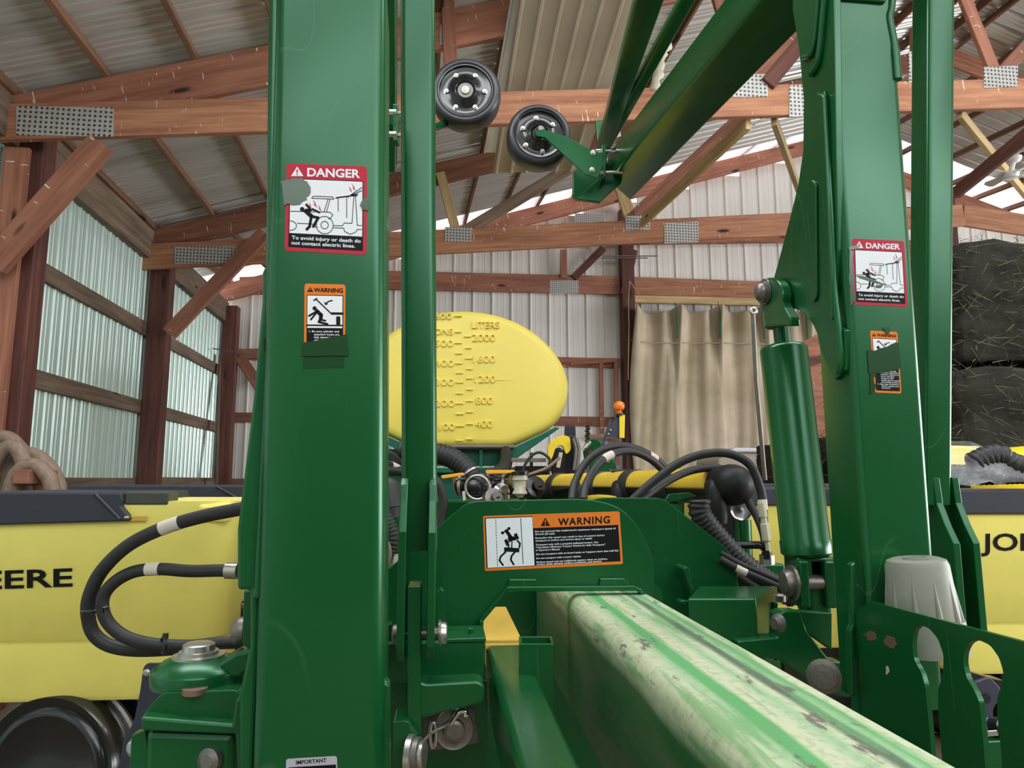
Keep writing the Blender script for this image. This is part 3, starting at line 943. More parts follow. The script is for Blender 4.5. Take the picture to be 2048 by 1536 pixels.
# ------------------------------------------------------------------ right upright post
rp = thing('marker_post', 'green steel post carrying a curved gusset plate and three decal remains', 'post', (.85, 1.55, .9))
post_tube('post_tube', PR, (1652, -40), (1786, -40), (1893, 1420), (1752, 1420), .145, .016, GREEN, rp)
SR = sideways(.853, -.095)
def sx(px, py): return SR.hit(px, py)
XR = PR.hit(1683, 400).x
SG = Plane(PR.hit(1675, 300)+V((-.006, 0, 0)), (-1, -.085, 0))
gp = [(1668, -40), (1585, -40), (1585, 20), (1598, 100), (1607, 200), (1606, 300), (1596, 370), (1576, 450), (1556, 525), (1546, 560), (1548, 600), (1560, 622), (1572, 616), (1592, 618), (1610, 628), (1625, 648), (1634, 668), (1640, 700), (1670, 760), (1690, 740), (1690, 660), (1664, 640), (1676, 500), (1672, 300)]
plate('gusset_plate', gp, SG, .016, GREEN, rp, bevel=.002)
# weld strips along the gusset
def bead(pts, plane, r, name='weld_bead', lift=.004):
    return MB().tube(spline([plane.hit(x, y, lift) for x, y in pts], 4), r, 8).build(name, GREEN, rp)
plate('edge_strip', [(1632, 184), (1646, 190), (1651, 300), (1656, 420), (1662, 560), (1664, 638), (1658, 632), (1652, 560), (1644, 420), (1638, 300)], SG, .012, GREEN, rp, lift=.014, bevel=.004)
bead([(1648, 186), (1655, 300), (1662, 420), (1668, 560), (1676, 640), (1682, 720), (1676, 748)], SG, .008)
bead([(1640, -30), (1632, 60), (1626, 100), (1618, 112), (1606, 116)], SG, .007)
bead([(1652, -30), (1644, 60), (1640, 100), (1634, 130), (1622, 148)], SG, .009)
plate('rib', rpoly([(1611, 365), (1622, 358), (1631, 368), (1633, 590), (1627, 605), (1619, 602), (1612, 560)], 5), SG, .006, GREEN, rp, lift=.006, bevel=.004)
plate('top_collar', [(1660, -40), (1790, -40), (1772, 4), (1668, -4)], PR, .01, GREEN, rp, lift=.008, bevel=.004)
MB().tube(spline([PR.hit(x, y, -.004) for x, y in [(1786, -40), (1782, 15), (1778, 38), (1787, 90), (1793, 160)]], 4), [.010]*13+[.012]*4, 8).build('weld_bead', GREEN, rp)
danger_decal(rp, PR, ((1704, 477), (1808, 482), (1816, 614), (1708, 609)),
    [ragged([(1698, 493), (1722, 490), (1716, 495), (1706, 500), (1698, 500)], .8, 3, 2),
     ragged([(1712, 550), (1726, 552), (1745, 558), (1764, 566), (1775, 569), (1760, 568), (1740, 562), (1720, 556)], .6, 2, 8),
     ragged([(1750, 571), (1767, 569), (1762, 576), (1752, 575)], .6, 2, 6),
     ragged([(1700, 500), (1707, 502), (1706, 530), (1709, 560), (1708, 585), (1713, 600), (1702, 612), (1698, 560)], 1.4, 4, 4)])
small_warning(rp, PR, ((1740, 661), (1795, 664), (1803, 787), (1750, 785)),
    [('charged with', .45, 1.48, .85), ('oil before operating', .25, 1.54, .93), ('markers. Failure to', .27, 1.61, .93), ('do so will allow', .27, 1.68, .78), ('markers to fall', .27, 1.75, .72), ('rapidly when lowering', .27, 1.82, .96), ('from folded position.', .27, 1.89, .93), ('2. Stay clear of markers', .13, 1.96, .92), ('during raising and', .27, 2.03, .90), ('lowering.', .27, 2.10, .6)],
    [ragged([(1735, 700), (1750, 701), (1758, 697), (1775, 693), (1788, 686), (1798, 684), (1802, 736), (1790, 741), (1770, 745), (1750, 747), (1738, 745)], .8, 3, 12),
     ragged([(1766, 655), (1772, 668), (1778, 668), (1781, 655)], .8, 3, 2),
     ragged([(1740, 745), (1750, 750), (1746, 760), (1752, 772), (1746, 788), (1740, 788)], 1, 3, 15)])

# link on the far side of it
rl = thing('fold_link', 'slim green square tube beside the hay ending in two curved ears', 'steel tube', (1.1, 1.8, .9))
PK2 = facing(1.66, .05)
post_tube('link_tube', PK2, (1858, -60), (1913, -60), (1906, 1010), (1853, 1010), .08, .012, GREEN, rl)
def ear(px0, parent):
    A = PK2.hit(px0, 955); B_ = PK2.hit(px0, 1270)
    n = PK2.n; z0, z1 = A.z, B_.z
    prof = [(-.05, z0), (0, z0), (.006, z0-.06), (.03, z0-.11), (.055, z0-.15), (.055, z1), (-.08, z1), (-.08, z0-.06)]
    pts = [V((A.x, A.y, 0)) + n*q + V((0, 0, z)) for q, z in prof]
    return MB().prism(pts, V((.016, 0, 0))).build('clevis_ear', GREEN, parent, .002)
ear(1866, rl); ear(1904, rl)

# ------------------------------------------------------------------ hydraulic cylinder by the right post
hc = thing('hydraulic_cylinder', 'thick upright green hydraulic cylinder beside the right post', 'cylinder', (.85, 2.05, .9))
YC = 1.92
ca, cb = at(1566, 690, YC), at(1613, 1105, YC)
ax = (cb-ca).normalized(); Lc = (cb-ca).length
R0 = 46/FPX*YC*1.0
MB().lathe(ca, ax, [(0, R0*.80), (.004, R0*.92), (.012, R0), (Lc-.035, R0), (Lc-.032, R0*1.04), (Lc, R0*1.04), (Lc+.008, R0*.9)], 40).build('barrel', GREEN, hc)
MB().lathe(ca, ax, [(-.004, R0*.55), (.002, R0*.78), (.004, R0*.78)], 32).build('gland', GREEN, hc)
MB().lathe(ca-ax*.06, ax, [(0, R0*.36), (.07, R0*.36)], 24).build('rod', GREEN, hc)
cl0 = at(1557, 655, YC)
MB().lathe(cl0, -ax, [(0, R0*.50), (.004, R0*.60), (.05, R0*.60), (.055, R0*.5)], 32).build('rod_clevis', GREEN, hc)
ux = V((1, .06, 0)).normalized()
# eye of the clevis beside the gusset plate, with its pin
SE = Plane(SG.p + SG.n*.03, SG.n)
eye = circ((1539, 592), 26, 24, 37, 180, 380) + [(1568, 615), (1580, 636), (1580, 652), (1532, 652), (1526, 630)]
plate('clevis_ear', eye, SE, .026, GREEN, hc, bevel=.004)
pc = SE.hit(1531, 584, .001)
MB().lathe(pc-SE.n*.10, SE.n, [(0, .018), (.10, .018), (.1001, .034), (.106, .034), (.1061, .029), (.112, .029), (.1121, .024), (.120, .022), (.126, .014), (.128, .004)], 28).build('upper_pin', STEEL_DK, hc)
top = pc
# lower fork
for px0, px1 in ((1586, 1606), (1636, 1658)):
    P0, P1 = at(px0, 1118, YC-.03), at(px1, 1118, YC-.03)
    z1 = at(px0, 1212, YC-.03).z
    MB().box((P0+P1)/2+V((0, 0, (z1-P0.z)/2)), (P1-P0), V((0, .075, 0)), V((0, 0, P0.z-z1))).build('lower_fork', GREEN, hc, .006)
MB().box(at(1618, 1130, YC), V((.10, 0, 0)), V((0, .09, 0)), V((0, 0, .05))).build('lower_fork_bridge', GREEN, hc, .006)
pl_ = at(1583, 1166, YC-.05)
MB().lathe(pl_+ux*.09, -ux, [(-.03, .018), (.085, .018), (.086, .044), (.093, .044), (.094, .033), (.103, .033), (.112, .028), (.114, .012)], 28).build('lower_pin', STEEL_DK, hc)
MB().box(at(1625, 1168, YC), V((.06, 0, 0)), V((0, .09, 0)), V((0, 0, .15))).build('lug_block', GREEN, hc, .012)

# ------------------------------------------------------------------ folded marker boom overhead
bo = thing('marker_boom', 'large dark green box boom folded overhead, sloping down to a clamp', 'boom', at(1400, 150, 2.6))
def tube_px(name, a0, a1, b0, b1, Ya, Yb, hgt, rad, mat, parent, upx=None):
    """square tube; a0,a1 = its two photo edges at the near end, b0,b1 at the far end"""
    A0, A1, B0, B1 = at(*a0, Ya), at(*a1, Ya), at(*b0, Yb), at(*b1, Yb)
    ux = (A1-A0).normalized(); d_ = ((B0+B1)/2-(A0+A1)/2).normalized()
    uy = d_.cross(ux).normalized()
    if uy.y < 0: uy = -uy
    w0 = (A1-A0).length; w1 = (B1-B0).length
    m = MB().loft([rtube_section((A0+A1)/2+uy*hgt/2, ux, uy, w0, hgt, rad), rtube_section((B0+B1)/2+uy*hgt/2, (B1-B0).normalized(), uy, w1, hgt, rad)])
    return m.build(name, mat, parent), uy
tube_px('boom_tube', (1640, -260), (1800, -260), (1216, 306), (1262, 346), 1.7, 3.9, .16, .015, GREEN, bo)
tube_px('boom_end', (1200, 322), (1262, 346), (1152, 400), (1200, 404), 3.86, 4.0, .10, .008, GREEN, bo)
be = facing(3.82, 0)
plate('boom_foot', [(1212, 344), (1262, 346), (1200, 404), (1152, 398)], be, .03, GREEN, bo, bevel=.004)
plate('boom_side', [(1147, 345), (1170, 318), (1215, 340), (1210, 350), (1155, 398), (1145, 390)], facing(3.87, 0), .05, GREEN, bo, bevel=.004)
plate('reflector_strip', [(1238, 302), (1256, 298), (1247, 312), (1262, 330), (1240, 332), (1250, 318)], facing(3.78, 0), .002, YEL_PLAIN, bo, bevel=0)
# clamp plate standing on edge, with U-bolt
plate('clamp_plate', [(1204, 290), (1211, 286), (1212, 352), (1203, 360)], facing(3.72, 0), .10, GREEN, bo, bevel=.003)
for py in (302, 345):
    MB().tube(spline([at(1192, py, 3.74), at(1225, py-1, 3.74), at(1262, py-1, 3.74), at(1268, py-4, 3.80), at(1266, py-10, 3.9)], 5), .012, 10).build('u_bolt', CHROME, bo)
wa = [(1070, 262), (1074, 272), (1090, 275), (1170, 348), (1196, 356), (1206, 330), (1204, 308), (1180, 298), (1130, 272), (1098, 262), (1086, 258)]
plate('wheel_arm', wa, facing(3.66, 0), .014, GREEN, bo, bevel=.002)
for c in ((1186, 306), (1184, 340)):
    q = at(*c, 3.66)
    MB().lathe(q, (0, -1, 0), [(0, .016), (.004, .016), (.0041, .012), (.012, .012), (.013, .009)], 6, False).build('arm_bolt', STEEL, bo)
for c in ((1200, 304), (1203, 346), (1226, 303)):
    q = at(*c, 3.70)
    MB().lathe(q, (1, 0, .1), [(-.012, .010), (.012, .010)], 6, False).build('clamp_nut', STEEL, bo)

bo2 = thing('marker_boom', 'bright green narrow boom pair running up towards the roof beside tan sheet', 'boom', at(1300, 100, 3.2))
tube_px('boom_tube', (1328, -260), (1410, -260), (1190, 300), (1212, 305), 2.1, 4.2, .06, .008, GREEN, bo2)
tube_px('boom_tube', (1492, -260), (1528, -260), (1204, 276), (1222, 284), 2.1, 4.0, .04, .008, GREEN, bo2)
plate('boom_end_cap', [(1192, 240), (1240, 236), (1240, 262), (1228, 286), (1196, 300)], facing(4.1, 0), .05, GREEN, bo2, bevel=.004)
plate('end_liner', [(1216, 262), (1240, 258), (1242, 272), (1220, 280)], facing(4.06, 0), .01, STEEL_DK, bo2, bevel=0)

# the other boom glimpsed in the slot beside the left post
bo3 = thing('marker_boom', 'edge of a green boom in the slot beside the thick post, with chrome bolts', 'boom', at(782, 200, 3.0))
tube_px('boom_tube', (766, -60), (790, -60), (757, 345), (790, 345), 2.6, 3.3, .10, .006, GREEN, bo3)
plate('clamp_plate', [(786, 208), (795, 208), (795, 281), (786, 281)], facing(2.55, 0), .05, GREEN, bo3)
for py in (226, 270):
    MB().lathe(at(796, py, 2.55), (1, 0, 0), [(0, .008), (.02, .008)], 6, False).build('clamp_nut', STEEL, bo3)
    MB().lathe(at(766, py-2, 2.5), (1, 0, 0), [(0, .010), (.05, .010)], 10).build('bolt_shank', CHROME, bo3)

# ------------------------------------------------------------------ gauge wheels
def wheel(label, boom, cx, cy, rpx, Y, yaw, tilt, hub_metal, phase, t_=.13):
    c = at(cx, cy, Y); R = rpx/FPX*Y*1.13
    axis = V((math.sin(yaw), -math.cos(yaw), tilt)).normalized()     # faces the viewer
    t = MB().lathe(c, axis, [(-t_*1.3, R*.70), (-t_*1.3, R*.9), (-t_*1.15, R*.97), (-t_*.6, R), (-t_*.1, R*.985), (0, R*.95), (.010, R*.90), (.012, R*.84), (.006, R*.79), (-.004, R*.77)], 56, cap=False).build('gauge_wheel', RUBBER_TIRE, boom)
    t['label'] = label
    MB().lathe(c, axis, [(-.002, R*.80), (.006, R*.77), (.006, R*.75), (-.008, R*.725), (-.016, R*.60), (-.010, R*.45), (.004, R*.36), (.012, R*.29), (.010, R*.27), (.002, R*.26), (-.002, R*.24)], 56, cap=False).build('rim', PLASTIC, t)
    MB().lathe(c, axis, [(-.03, R*.25), (-.002, R*.245), (.004, R*.22), (.004, R*.13), (-.004, R*.12)], 32).build('hub', PLASTIC, t)
    u = axis.cross(V((0, 0, 1))).normalized(); w = u.cross(axis)
    for k in range(6):
        a = math.radians(phase+60*k)
        q = c + (u*math.cos(a)+w*math.sin(a))*R*.54 - axis*.016
        MB().lathe(q, axis, [(0, .017), (.001, .017), (.0011, .0125), (.012, .0125), (.0121, .007), (.02, .007)], 12, False).build('wheel_nut', STEEL, t)
    if hub_metal:
        MB().lathe(c, axis, [(0, .024), (.012, .024), (.013, .014), (.016, .006)], 24).build('axle_end', CLEAR, t)
    else:
        MB().lathe(c, axis, [(0, .026), (.05, .026), (.07, .014)], 20).build('axle_end', STEEL_DK, t)
    return t
wheel('black gauge wheel with a bare pale axle end', bo3, 931, 181, 67, 3.9, .02, -.02, True, 0, .11)
wheel('black gauge wheel held by the green bolted arm', bo, 1079, 268, 61, 3.76, .08, -.02, False, 20, .10)
MB().tube([at(932, 183, 3.9)+V((0, .05, 0)), at(932, 183, 3.9)+V((0, .26, 0)), at(860, 200, 3.6)+V((0, .3, 0)), at(785, 240, 3.05)], .022, 10).build('wheel_axle_arm', GREEN, bo3)

# ------------------------------------------------------------------ planter centre frame
PF = facing(1.78, .09)
fr = thing('planter_frame', 'green steel cross plate over the tongue with a wide orange warning decal', 'machine frame', (.2, 1.9, .8))
fp = rpoly([(768, 1186), (768, 1145), (930, 1008), (952, 1002), (1175, 997), (1240, 1012), (1285, 1062), (1308, 1120), (1310, 1215), (1282, 1210), (1276, 1176), (1012, 1178), (962, 1240), (962, 1300), (768, 1300)],
           [0, 0, 18, 14, 40, 60, 60, 40, 4, 6, 10, 4, 4, 0, 0], 6)
plate('front_plate', fp, PF, .014, GREEN, fr, bevel=.002)
# rolled edge flange under the arch
def flange(pix, w, plane, out, parent, mat=GREEN, name='edge_flange'):
    pts = [plane.hit(x, y) for x, y in pix]; n = plane.n
    m = MB()
    for a, b in zip(pts, pts[1:]):
        d_ = (b-a).normalized(); up = n.cross(d_).normalized()
        m.box((a+b)/2 + n*(out/2), (b-a)*1.02, n*out, up*w)
    return m.build(name, mat, parent, .002)
flange([(962, 1300), (962, 1238), (1014, 1176)], .010, PF, .02, fr)
flange([(1014, 1176), (1264, 1174)], .012, PF, .022, fr)
flange([(1264, 1174), (1279, 1180), (1286, 1204)], .010, PF, .02, fr)
plate('stiffener', [(1018, 1158), (1074, 1158), (1076, 1174), (1014, 1176)], PF, .006, GREEN, fr, lift=.012, bevel=.003)
plate('stiffener', [(1200, 1156), (1250, 1156), (1262, 1172), (1198, 1174)], PF, .006, GREEN, fr, lift=.010, bevel=.003)
# wide warning decal
wq = ((966, 1032), (1239, 1022.5), (1246, 1128), (970, 1142))
Q = quad_map(wq)
m = MB(); m.prism([PF.hit(*Q(u, v), .0005) for u, v in rpoly([(0, 0), (1, 0), (1, 1), (0, 1)], .02)], PF.n*-.0008)
wd = m.build('warning_decal', ORANGE, fr); wd['label'] = 'wide orange warning decal with speed text'
def wpanel(name, u0, v0, u1, v1, mat, lift):
    m = MB(); patch(m, [Q(u0, v0), Q(u1, v0), Q(u1, v1), Q(u0, v1)], PF, lift); return m.build(name, mat, wd)
wpanel('black_border', .012, .035, .362, .955, INK, .0009)
wpanel('picture_panel', .02, .05, .36, .945, WHITE, .0013)
wpanel('text_panel', .362, .255, .984, .945, INK, .0009)
tri_mark(PF, cx=Q(.455, .1)[0], top=Q(.455, .07)[1], bot=Q(.455, .225)[1], w=19, lift=.0009, parent=wd, fill=INK, mark=ORANGE)
lettering('lettering', 'WARNING', Q(.545, .225), Q(.925, .215), 14.5, PF, INK, wd, .0009, .03, spacing=1.15)
rows = [('Do not exceed this implement\'s maximum transport speed of', .335, .965), ('32 km/h (20 mph).', .385, .52),
        ('Exceeding this speed may result in loss of control during', .455, .88), ('transport or braking and serious injury or death.', .505, .79),
        ('Transport only with a properly ballasted tractor. See', .58, .83), ('"Calculating Minimum Tractor Weight for Safe Transport"', .63, .88), ('in Operator\'s Manual.', .68, .55),
        ('Do not transport with on-board tanks or hoppers more than half full.', .755, .975), ('Do not transport with a motor vehicle.', .83, .70),
        ('Reduce speed and use additional caution when on inclines,', .90, .89), ('towing under adverse surface conditions, and turning.', .94, .85)]
for s, v, u1 in rows:
    lettering('lettering', s, Q(.375, v), Q(u1, v), 3.4, PF, WHITE, wd, .0013, .02)
m = MB()
for k in range(16):
    stroke(m, [Q(.092, .07+k*.055), Q(.092, .07+k*.055+.032)], 1.1, PF, .0017)
stroke(m, [Q(.275, .07), Q(.278, .90)], 1.3, PF, .0017)
m.build('road_lines', INK, wd, kind='stuff')
m = MB()
def ws(pts, w): stroke(m, [Q(*p) for p in pts], w, PF, .0017)
ws([(.165, .28), (.205, .44)], 7); ws([(.14, .32), (.19, .25)], 2.5)
for c in ((.138, .32), (.186, .245)): disc(m, Q(*c), 3.1, PF, .0017)
ws([(.185, .43), (.225, .43)], 8); ws([(.17, .5), (.235, .42)], 3)
ws([(.16, .46), (.172, .54)], 6.5); ws([(.232, .36), (.245, .43)], 6.5)
ws([(.205, .46), (.20, .61)], 2.4); ws([(.155, .625), (.245, .65)], 8.5)
ws([(.148, .60), (.148, .65)], 2.2); ws([(.252, .62), (.25, .68)], 2.2)
ws([(.243, .47), (.262, .53), (.255, .60)], 3.5); ws([(.18, .56), (.175, .6)], 3)
ws([(.155, .67), (.118, .75), (.108, .82), (.132, .91)], 3.6); ws([(.222, .68), (.197, .75), (.19, .82), (.21, .91)], 3.6)
m.build('pictogram', INK, wd)

# rear plate further back, to the right
PB = facing(2.02, .09)
rpz = rpoly([(1180, 1000), (1204, 995), (1322, 996), (1336, 1004), (1450, 1093), (1474, 1125), (1477, 1210), (1477, 1300), (1180, 1300)], [0, 10, 12, 12, 40, 30, 0, 0, 0], 5)
plate('rear_plate', rpz, PB, .014, GREEN, fr, bevel=.002)
plate('tab_plate', [(1330, 1000), (1338, 988), (1378, 985), (1392, 992), (1338, 1006)], facing(2.1, .09), .01, GREEN, fr)
plate('gusset_rib', [(1366, 1138), (1371, 1132), (1380, 1136), (1384, 1168), (1394, 1186), (1402, 1203), (1386, 1203)], facing(1.93, .09), .07, GREEN, fr, bevel=.004)
plate('rib', rpoly([(1308, 1166), (1325, 1184), (1326, 1200), (1318, 1212), (1308, 1210)], 5), facing(1.80, .09), .03, GREEN, fr, bevel=.004)
# box bracket on the right of the tongue
zt = at(1390, 1205, 1.72).z
c0, c1, c2, c3 = at(1376, 1207, 1.78), at(1512, 1216, 1.78), at(1556, 1202, 1.98), at(1400, 1190, 1.98)
top = [V((c.x, c.y, zt)) for c in (c0, c1, c2, c3)]
MB().prism(top, (0, 0, -.30)).build('box_bracket', GREEN, fr, .004)
plate('box_lip', [(1362, 1200), (1396, 1206), (1398, 1216), (1360, 1206)], facing(1.77, .09), .03, GREEN, fr)
plate('end_flange', [(1548, 1204), (1556, 1208), (1560, 1320), (1552, 1322)], facing(1.86, .09), .05, GREEN, fr, bevel=.003)
plate('wedge_plate', [(1478, 1132), (1505, 1134), (1522, 1160), (1530, 1205), (1478, 1200)], facing(2.12, .09), .03, GREEN, fr)
# deck behind (row-unit bar)
plate('rear_beam', [(1490, 1128), (1570, 1128), (1574, 1200), (1486, 1200)], facing(2.25, .09), .12, GREEN, fr, bevel=.006)
q = at(1534, 1122, 2.2)
MB().lathe(q, (0, 0, 1), [(-.01, .022), (.0, .022), (.0001, .022), (.018, .022), (.02, .018)], 6, False).build('hex_bolt', STEEL, fr)
MB().lathe(at(1558, 1195, 2.0), (0, 0, 1), [(-.01, .018), (.006, .018), (.01, .012)], 16).build('bolt_head', STEEL_DK, fr)
# lower right arm casting that carries the cylinder foot
PC = facing(1.70, .09)
plate('arm_casting', rpoly([(1556, 1228), (1570, 1222), (1600, 1222), (1614, 1262), (1660, 1322), (1686, 1324), (1700, 1360), (1702, 1396), (1676, 1392), (1630, 1372), (1560, 1318), (1480, 1314), (1474, 1282), (1556, 1275)], 5), PC, .05, GREEN, fr, bevel=.005)
plate('arm_web', [(1592, 1222), (1664, 1226), (1664, 1300), (1616, 1266)], facing(1.74, .09), .03, GREEN, fr)
plate('arm_deck', [(1470, 1285), (1550, 1276), (1640, 1290), (1640, 1318), (1560, 1316), (1470, 1310)], facing(1.73, .09), .06, GREEN, fr, bevel=.006)
MB().lathe(at(1560, 1246, 1.66), (-1, -.4, 0), [(0, .020), (.010, .020), (.014, .013), (.018, .013)], 20).build('pivot_pin', STEEL_DK, fr)
MB().lathe(at(1648, 1352, 1.62), (-.5, -1, .1), [(0, .036), (.006, .036), (.008, .026), (.012, .026), (.013, .012)], 24).build('pivot_nut', STEEL_DK, fr)
plate('upright_web', [(1702, 1130), (1711, 1124), (1714, 1250), (1708, 1262), (1712, 1392), (1703, 1392), (1700, 1262), (1705, 1250)], facing(1.465, .06), .02, GREEN, fr, bevel=.003)

# left box bracket beside the fork, and its gusset
plate('left_box', [(770, 1286), (970, 1280), (970, 1368), (770, 1368)], facing(1.58, .09), .16, GREEN, fr, bevel=.004)
plate('added_backing', [(940, 1130), (1320, 1130), (1320, 1560), (940, 1560)], facing(2.42, .09), .02, GREEN, fr)  # plate added to hide the bright floor and keep the arch dark
plate('lower_web', [(765, 1364), (974, 1360), (976, 1620), (765, 1620)], facing(1.64, .09), .02, GREEN, fr)
plate('left_box_lip', [(884, 1278), (972, 1275), (972, 1284), (884, 1286)], facing(1.575, .09), .12, GREEN, fr)
plate('upright_rib', rpoly([(874, 1184), (880, 1176), (888, 1182), (891, 1245), (898, 1262), (876, 1262)], 3), facing(1.66, .09), .03, GREEN, fr, bevel=.005)
plate('small_tab', [(935, 1256), (946, 1256), (956, 1282), (946, 1284)], facing(1.62, .09), .02, GREEN, fr)
plate('yoke_edge', [(772, 1250), (784, 1248), (784, 1284), (772, 1286)], facing(1.6, .09), .04, GREEN, fr)

# link casting (lug between the fork ears, with a side arm)
lc = thing('link_casting', 'green cast bracket with an upright lug and a short side arm', 'bracket', at(828, 1500, 1.42))
PLC = facing(1.42, .09)
plate('lug', rpoly([(814, 1172), (842, 1172), (842, 1270), (842, 1345), (842, 1470), (836, 1475), (815, 1470), (815, 1420)], [3, 3, 0, 0, 0, 6, 0, 0]), PLC, .07, GREEN, lc, bevel=.004)
plate('side_arm', rpoly([(836, 1360), (850, 1368), (956, 1362), (970, 1372), (970, 1406), (850, 1434), (836, 1440)], [0, 10, 6, 10, 10, 12, 0], 5), facing(1.44, .09), .06, GREEN, lc, bevel=.008)
plate('lug_base', rpoly([(786, 1445), (815, 1440), (838, 1470), (818, 1478), (812, 1500), (812, 1600), (786, 1600)], [4, 10, 4, 8, 0, 0, 0]), facing(1.40, .09), .08, GREEN, lc, bevel=.006)
for k, (px, r_) in enumerate(((822, .036), (834, .032), (843, .026))):
    MB().lathe(at(px, 1512, 1.36), (1, -.12, 0), [(-.006, r_), (.004, r_), (.006, r_*.9)], 28).build('stacked_washer', STEEL if k != 1 else STEEL_DK, lc)
# latch plate with bolt
lt = thing('latch_plate', 'grey steel latch plate with a dished bolt and lock pin', 'steel plate', at(905, 1460, 1.5))
PT = facing(1.5, .09)
lo_ = plate('plate', rpoly([(845, 1434), (948, 1408), (958, 1486), (850, 1506)], 5), PT, .008, PLATE_DK, lt, bevel=.002)
q = PT.hit(908, 1458, .001); n_ = PT.n
MB().lathe(q, n_, [(0, .040), (.004, .038), (.001, .030), (.003, .022), (.006, .021), (.014, .020), (.016, .014)], 28).build('dished_bolt', STEEL_DK, lt)
MB().tube(spline([PT.hit(898, 1452, .01), PT.hit(918, 1424, .018), PT.hit(932, 1424, .02), PT.hit(930, 1432, .02)], 5), .006, 8).build('bent_clip', CHROME, lt)
MB().tube(spline([PT.hit(838, 1492, .012), PT.hit(866, 1464, .012), PT.hit(890, 1452, .012), PT.hit(904, 1440, .014)], 5), .003, 8).build('lock_wire', STEEL, lt)
MB().tube(circ_pts := [PT.hit(x, y, .01) for x, y in circ((866, 1470), 6, 14, 26)] + [PT.hit(872, 1470, .01)], .004, 8).build('pin_ring', STEEL, lt)

# ------------------------------------------------------------------ tongue
tg = thing('hitch_tongue', 'weathered green square tongue beam dusted pale, chipped along its top', 'beam', (.33, 1.2, 1.0))
tdir = V((-.095, 1, 0)).normalized(); tx = V((1, .095, 0)).normalized()
e0 = at(1288, 1176, 1.9); eL = at(1122, 1188, 1.9)
ztop = at(1210, 1176, 1.9).z
wt = (e0-eL).length*1.0
cT = V(((e0.x+eL.x)/2, 1.9, ztop-.14))
M = frame(cT, tdir, -tx, UP)
m = MB()
sec = lambda p: rtube_section(p, tx, UP, wt, .28, .030, 6)
m.loft([sec(cT-tdir*1.75), sec(cT-tdir*.9), sec(cT), sec(cT+tdir*.5)])
m.build('tongue_tube', WORN, tg, M=M)
# open square socket on its flank
so = thing('tube_socket', 'short open square tube standing against the tongue flank', 'steel tube', at(1070, 1340, 1.45))
s0 = at(1072, 1290, 1.52)
for (dx, dy, w, h) in ((-.032, 0, .006, .064), (.032, 0, .006, .064), (0, -.032, .07, .006), (0, .032, .07, .006)):
    MB().box(s0+V((dx, dy, -.07)), V((w, 0, 0)), V((0, h, 0)), V((0, 0, .16))).build('socket_wall', GREEN, so, .001)
# draft tube running beside it
dt = thing('draft_tube', 'glossy green square tube lying low beside the tongue', 'steel tube', (0, 1.3, .9))
zq = at(1010, 1288, 1.75).z
a0, a1 = Plane((0, 0, zq), (0, 0, 1)).hit(975, 1296), Plane((0, 0, zq), (0, 0, 1)).hit(1046, 1290)
wd_ = (a1-a0).length
cq = (a0+a1)/2 - UP*.06
MB().loft([rtube_section(cq-tdir*1.2, tx, UP, wd_, .12, .014, 4), rtube_section(cq+tdir*.01, tx, UP, wd_, .12, .014, 4)]).build('tube', GREEN, dt)
yp = thing('reflection_plate', 'yellow plate standing for a reflection under the arch of the cross plate', 'plate', cq+tdir*.2)
MB().box(cq+tdir*.27+UP*.055, tx*wd_*1.05, tdir*.50, UP*.012).build('plate', YEL_DULL, yp, .002)  # stands for the yellow mirrored in the green tube's top
MB().box(cq+tdir*.27+UP*.025, tx*wd_*.95, tdir*.46, UP*.05).build('plate_rim', YEL_DULL, yp, .002)

# ------------------------------------------------------------------ slotted holder plate and the grey cap
SH = Plane(at(1740, 1203, 1.44), (-1, .02, 0))
hh = thing('hose_holder', 'green plate with keyhole slots standing beside the tongue', 'holder plate', at(1850, 1400, 1.3))
def keyhole(cx, top, rx, ry, neck, tilt):
    pts = []
    for a in range(-60, 241, 20):
        pts.append((cx+rx*math.cos(math.radians(a))*1.0, top+ry-ry*math.sin(math.radians(a))))
    return pts
out = [(1742, 1203), (2120, 1303), (2120, 1640)]
# right slot (open downwards), then the left one
out += [(2010, 1640), (2002, 1500), (1994, 1426), (1994, 1395), (2004, 1370), (2007, 1345), (1998, 1315), (1980, 1290), (1955, 1279), (1938, 1284), (1928, 1302), (1926, 1325), (1933, 1355), (1948, 1380), (1958, 1402), (1962, 1440), (1968, 1500), (1976, 1640)]
out += [(1896, 1640), (1886, 1540), (1876, 1420), (1876, 1380), (1886, 1345), (1887, 1310), (1876, 1278), (1858, 1256), (1840, 1250), (1828, 1260), (1824, 1290), (1828, 1320), (1843, 1345), (1850, 1372), (1856, 1430), (1862, 1500), (1876, 1640)]
out += [(1700, 1640), (1702, 1400), (1704, 1270), (1716, 1220)]
plate('slotted_plate', [out[0], out[1], out[2]] + rpoly(out[3:21], 9, 4) + rpoly(out[21:38], 9, 4) + out[38:], SH, .008, GREEN, hh, bevel=.0015)
for (x, y, s) in ((1739, 1272, 1.0), (1780, 1284, 1.1)):
    plate('rust_chip', ragged([(x-12*s, y-3), (x-4*s, y-11*s), (x+9*s, y-8*s), (x+13*s, y+4), (x+8*s, y+11*s), (x-5*s, y+8*s)], 2, 2, int(x)), SH, .0004, RUSTY, hh, bevel=0, lift=.0006)
plate('paint_chip', ragged([(1772, 1334), (1776, 1332), (1778, 1344), (1774, 1350), (1771, 1346)], 1, 2, 4), SH, .0004, CLEAR, hh, bevel=0, lift=.0006)
gc = thing('grey_cap', 'grey ribbed plastic cap standing behind the slotted plate', 'cap', at(1840, 1245, 1.42))
YG = 1.42
c_t, c_b = at(1832, 1122, YG), at(1850, 1250, YG)
axd = (c_b-c_t).normalized(); Lg = (c_b-c_t).length
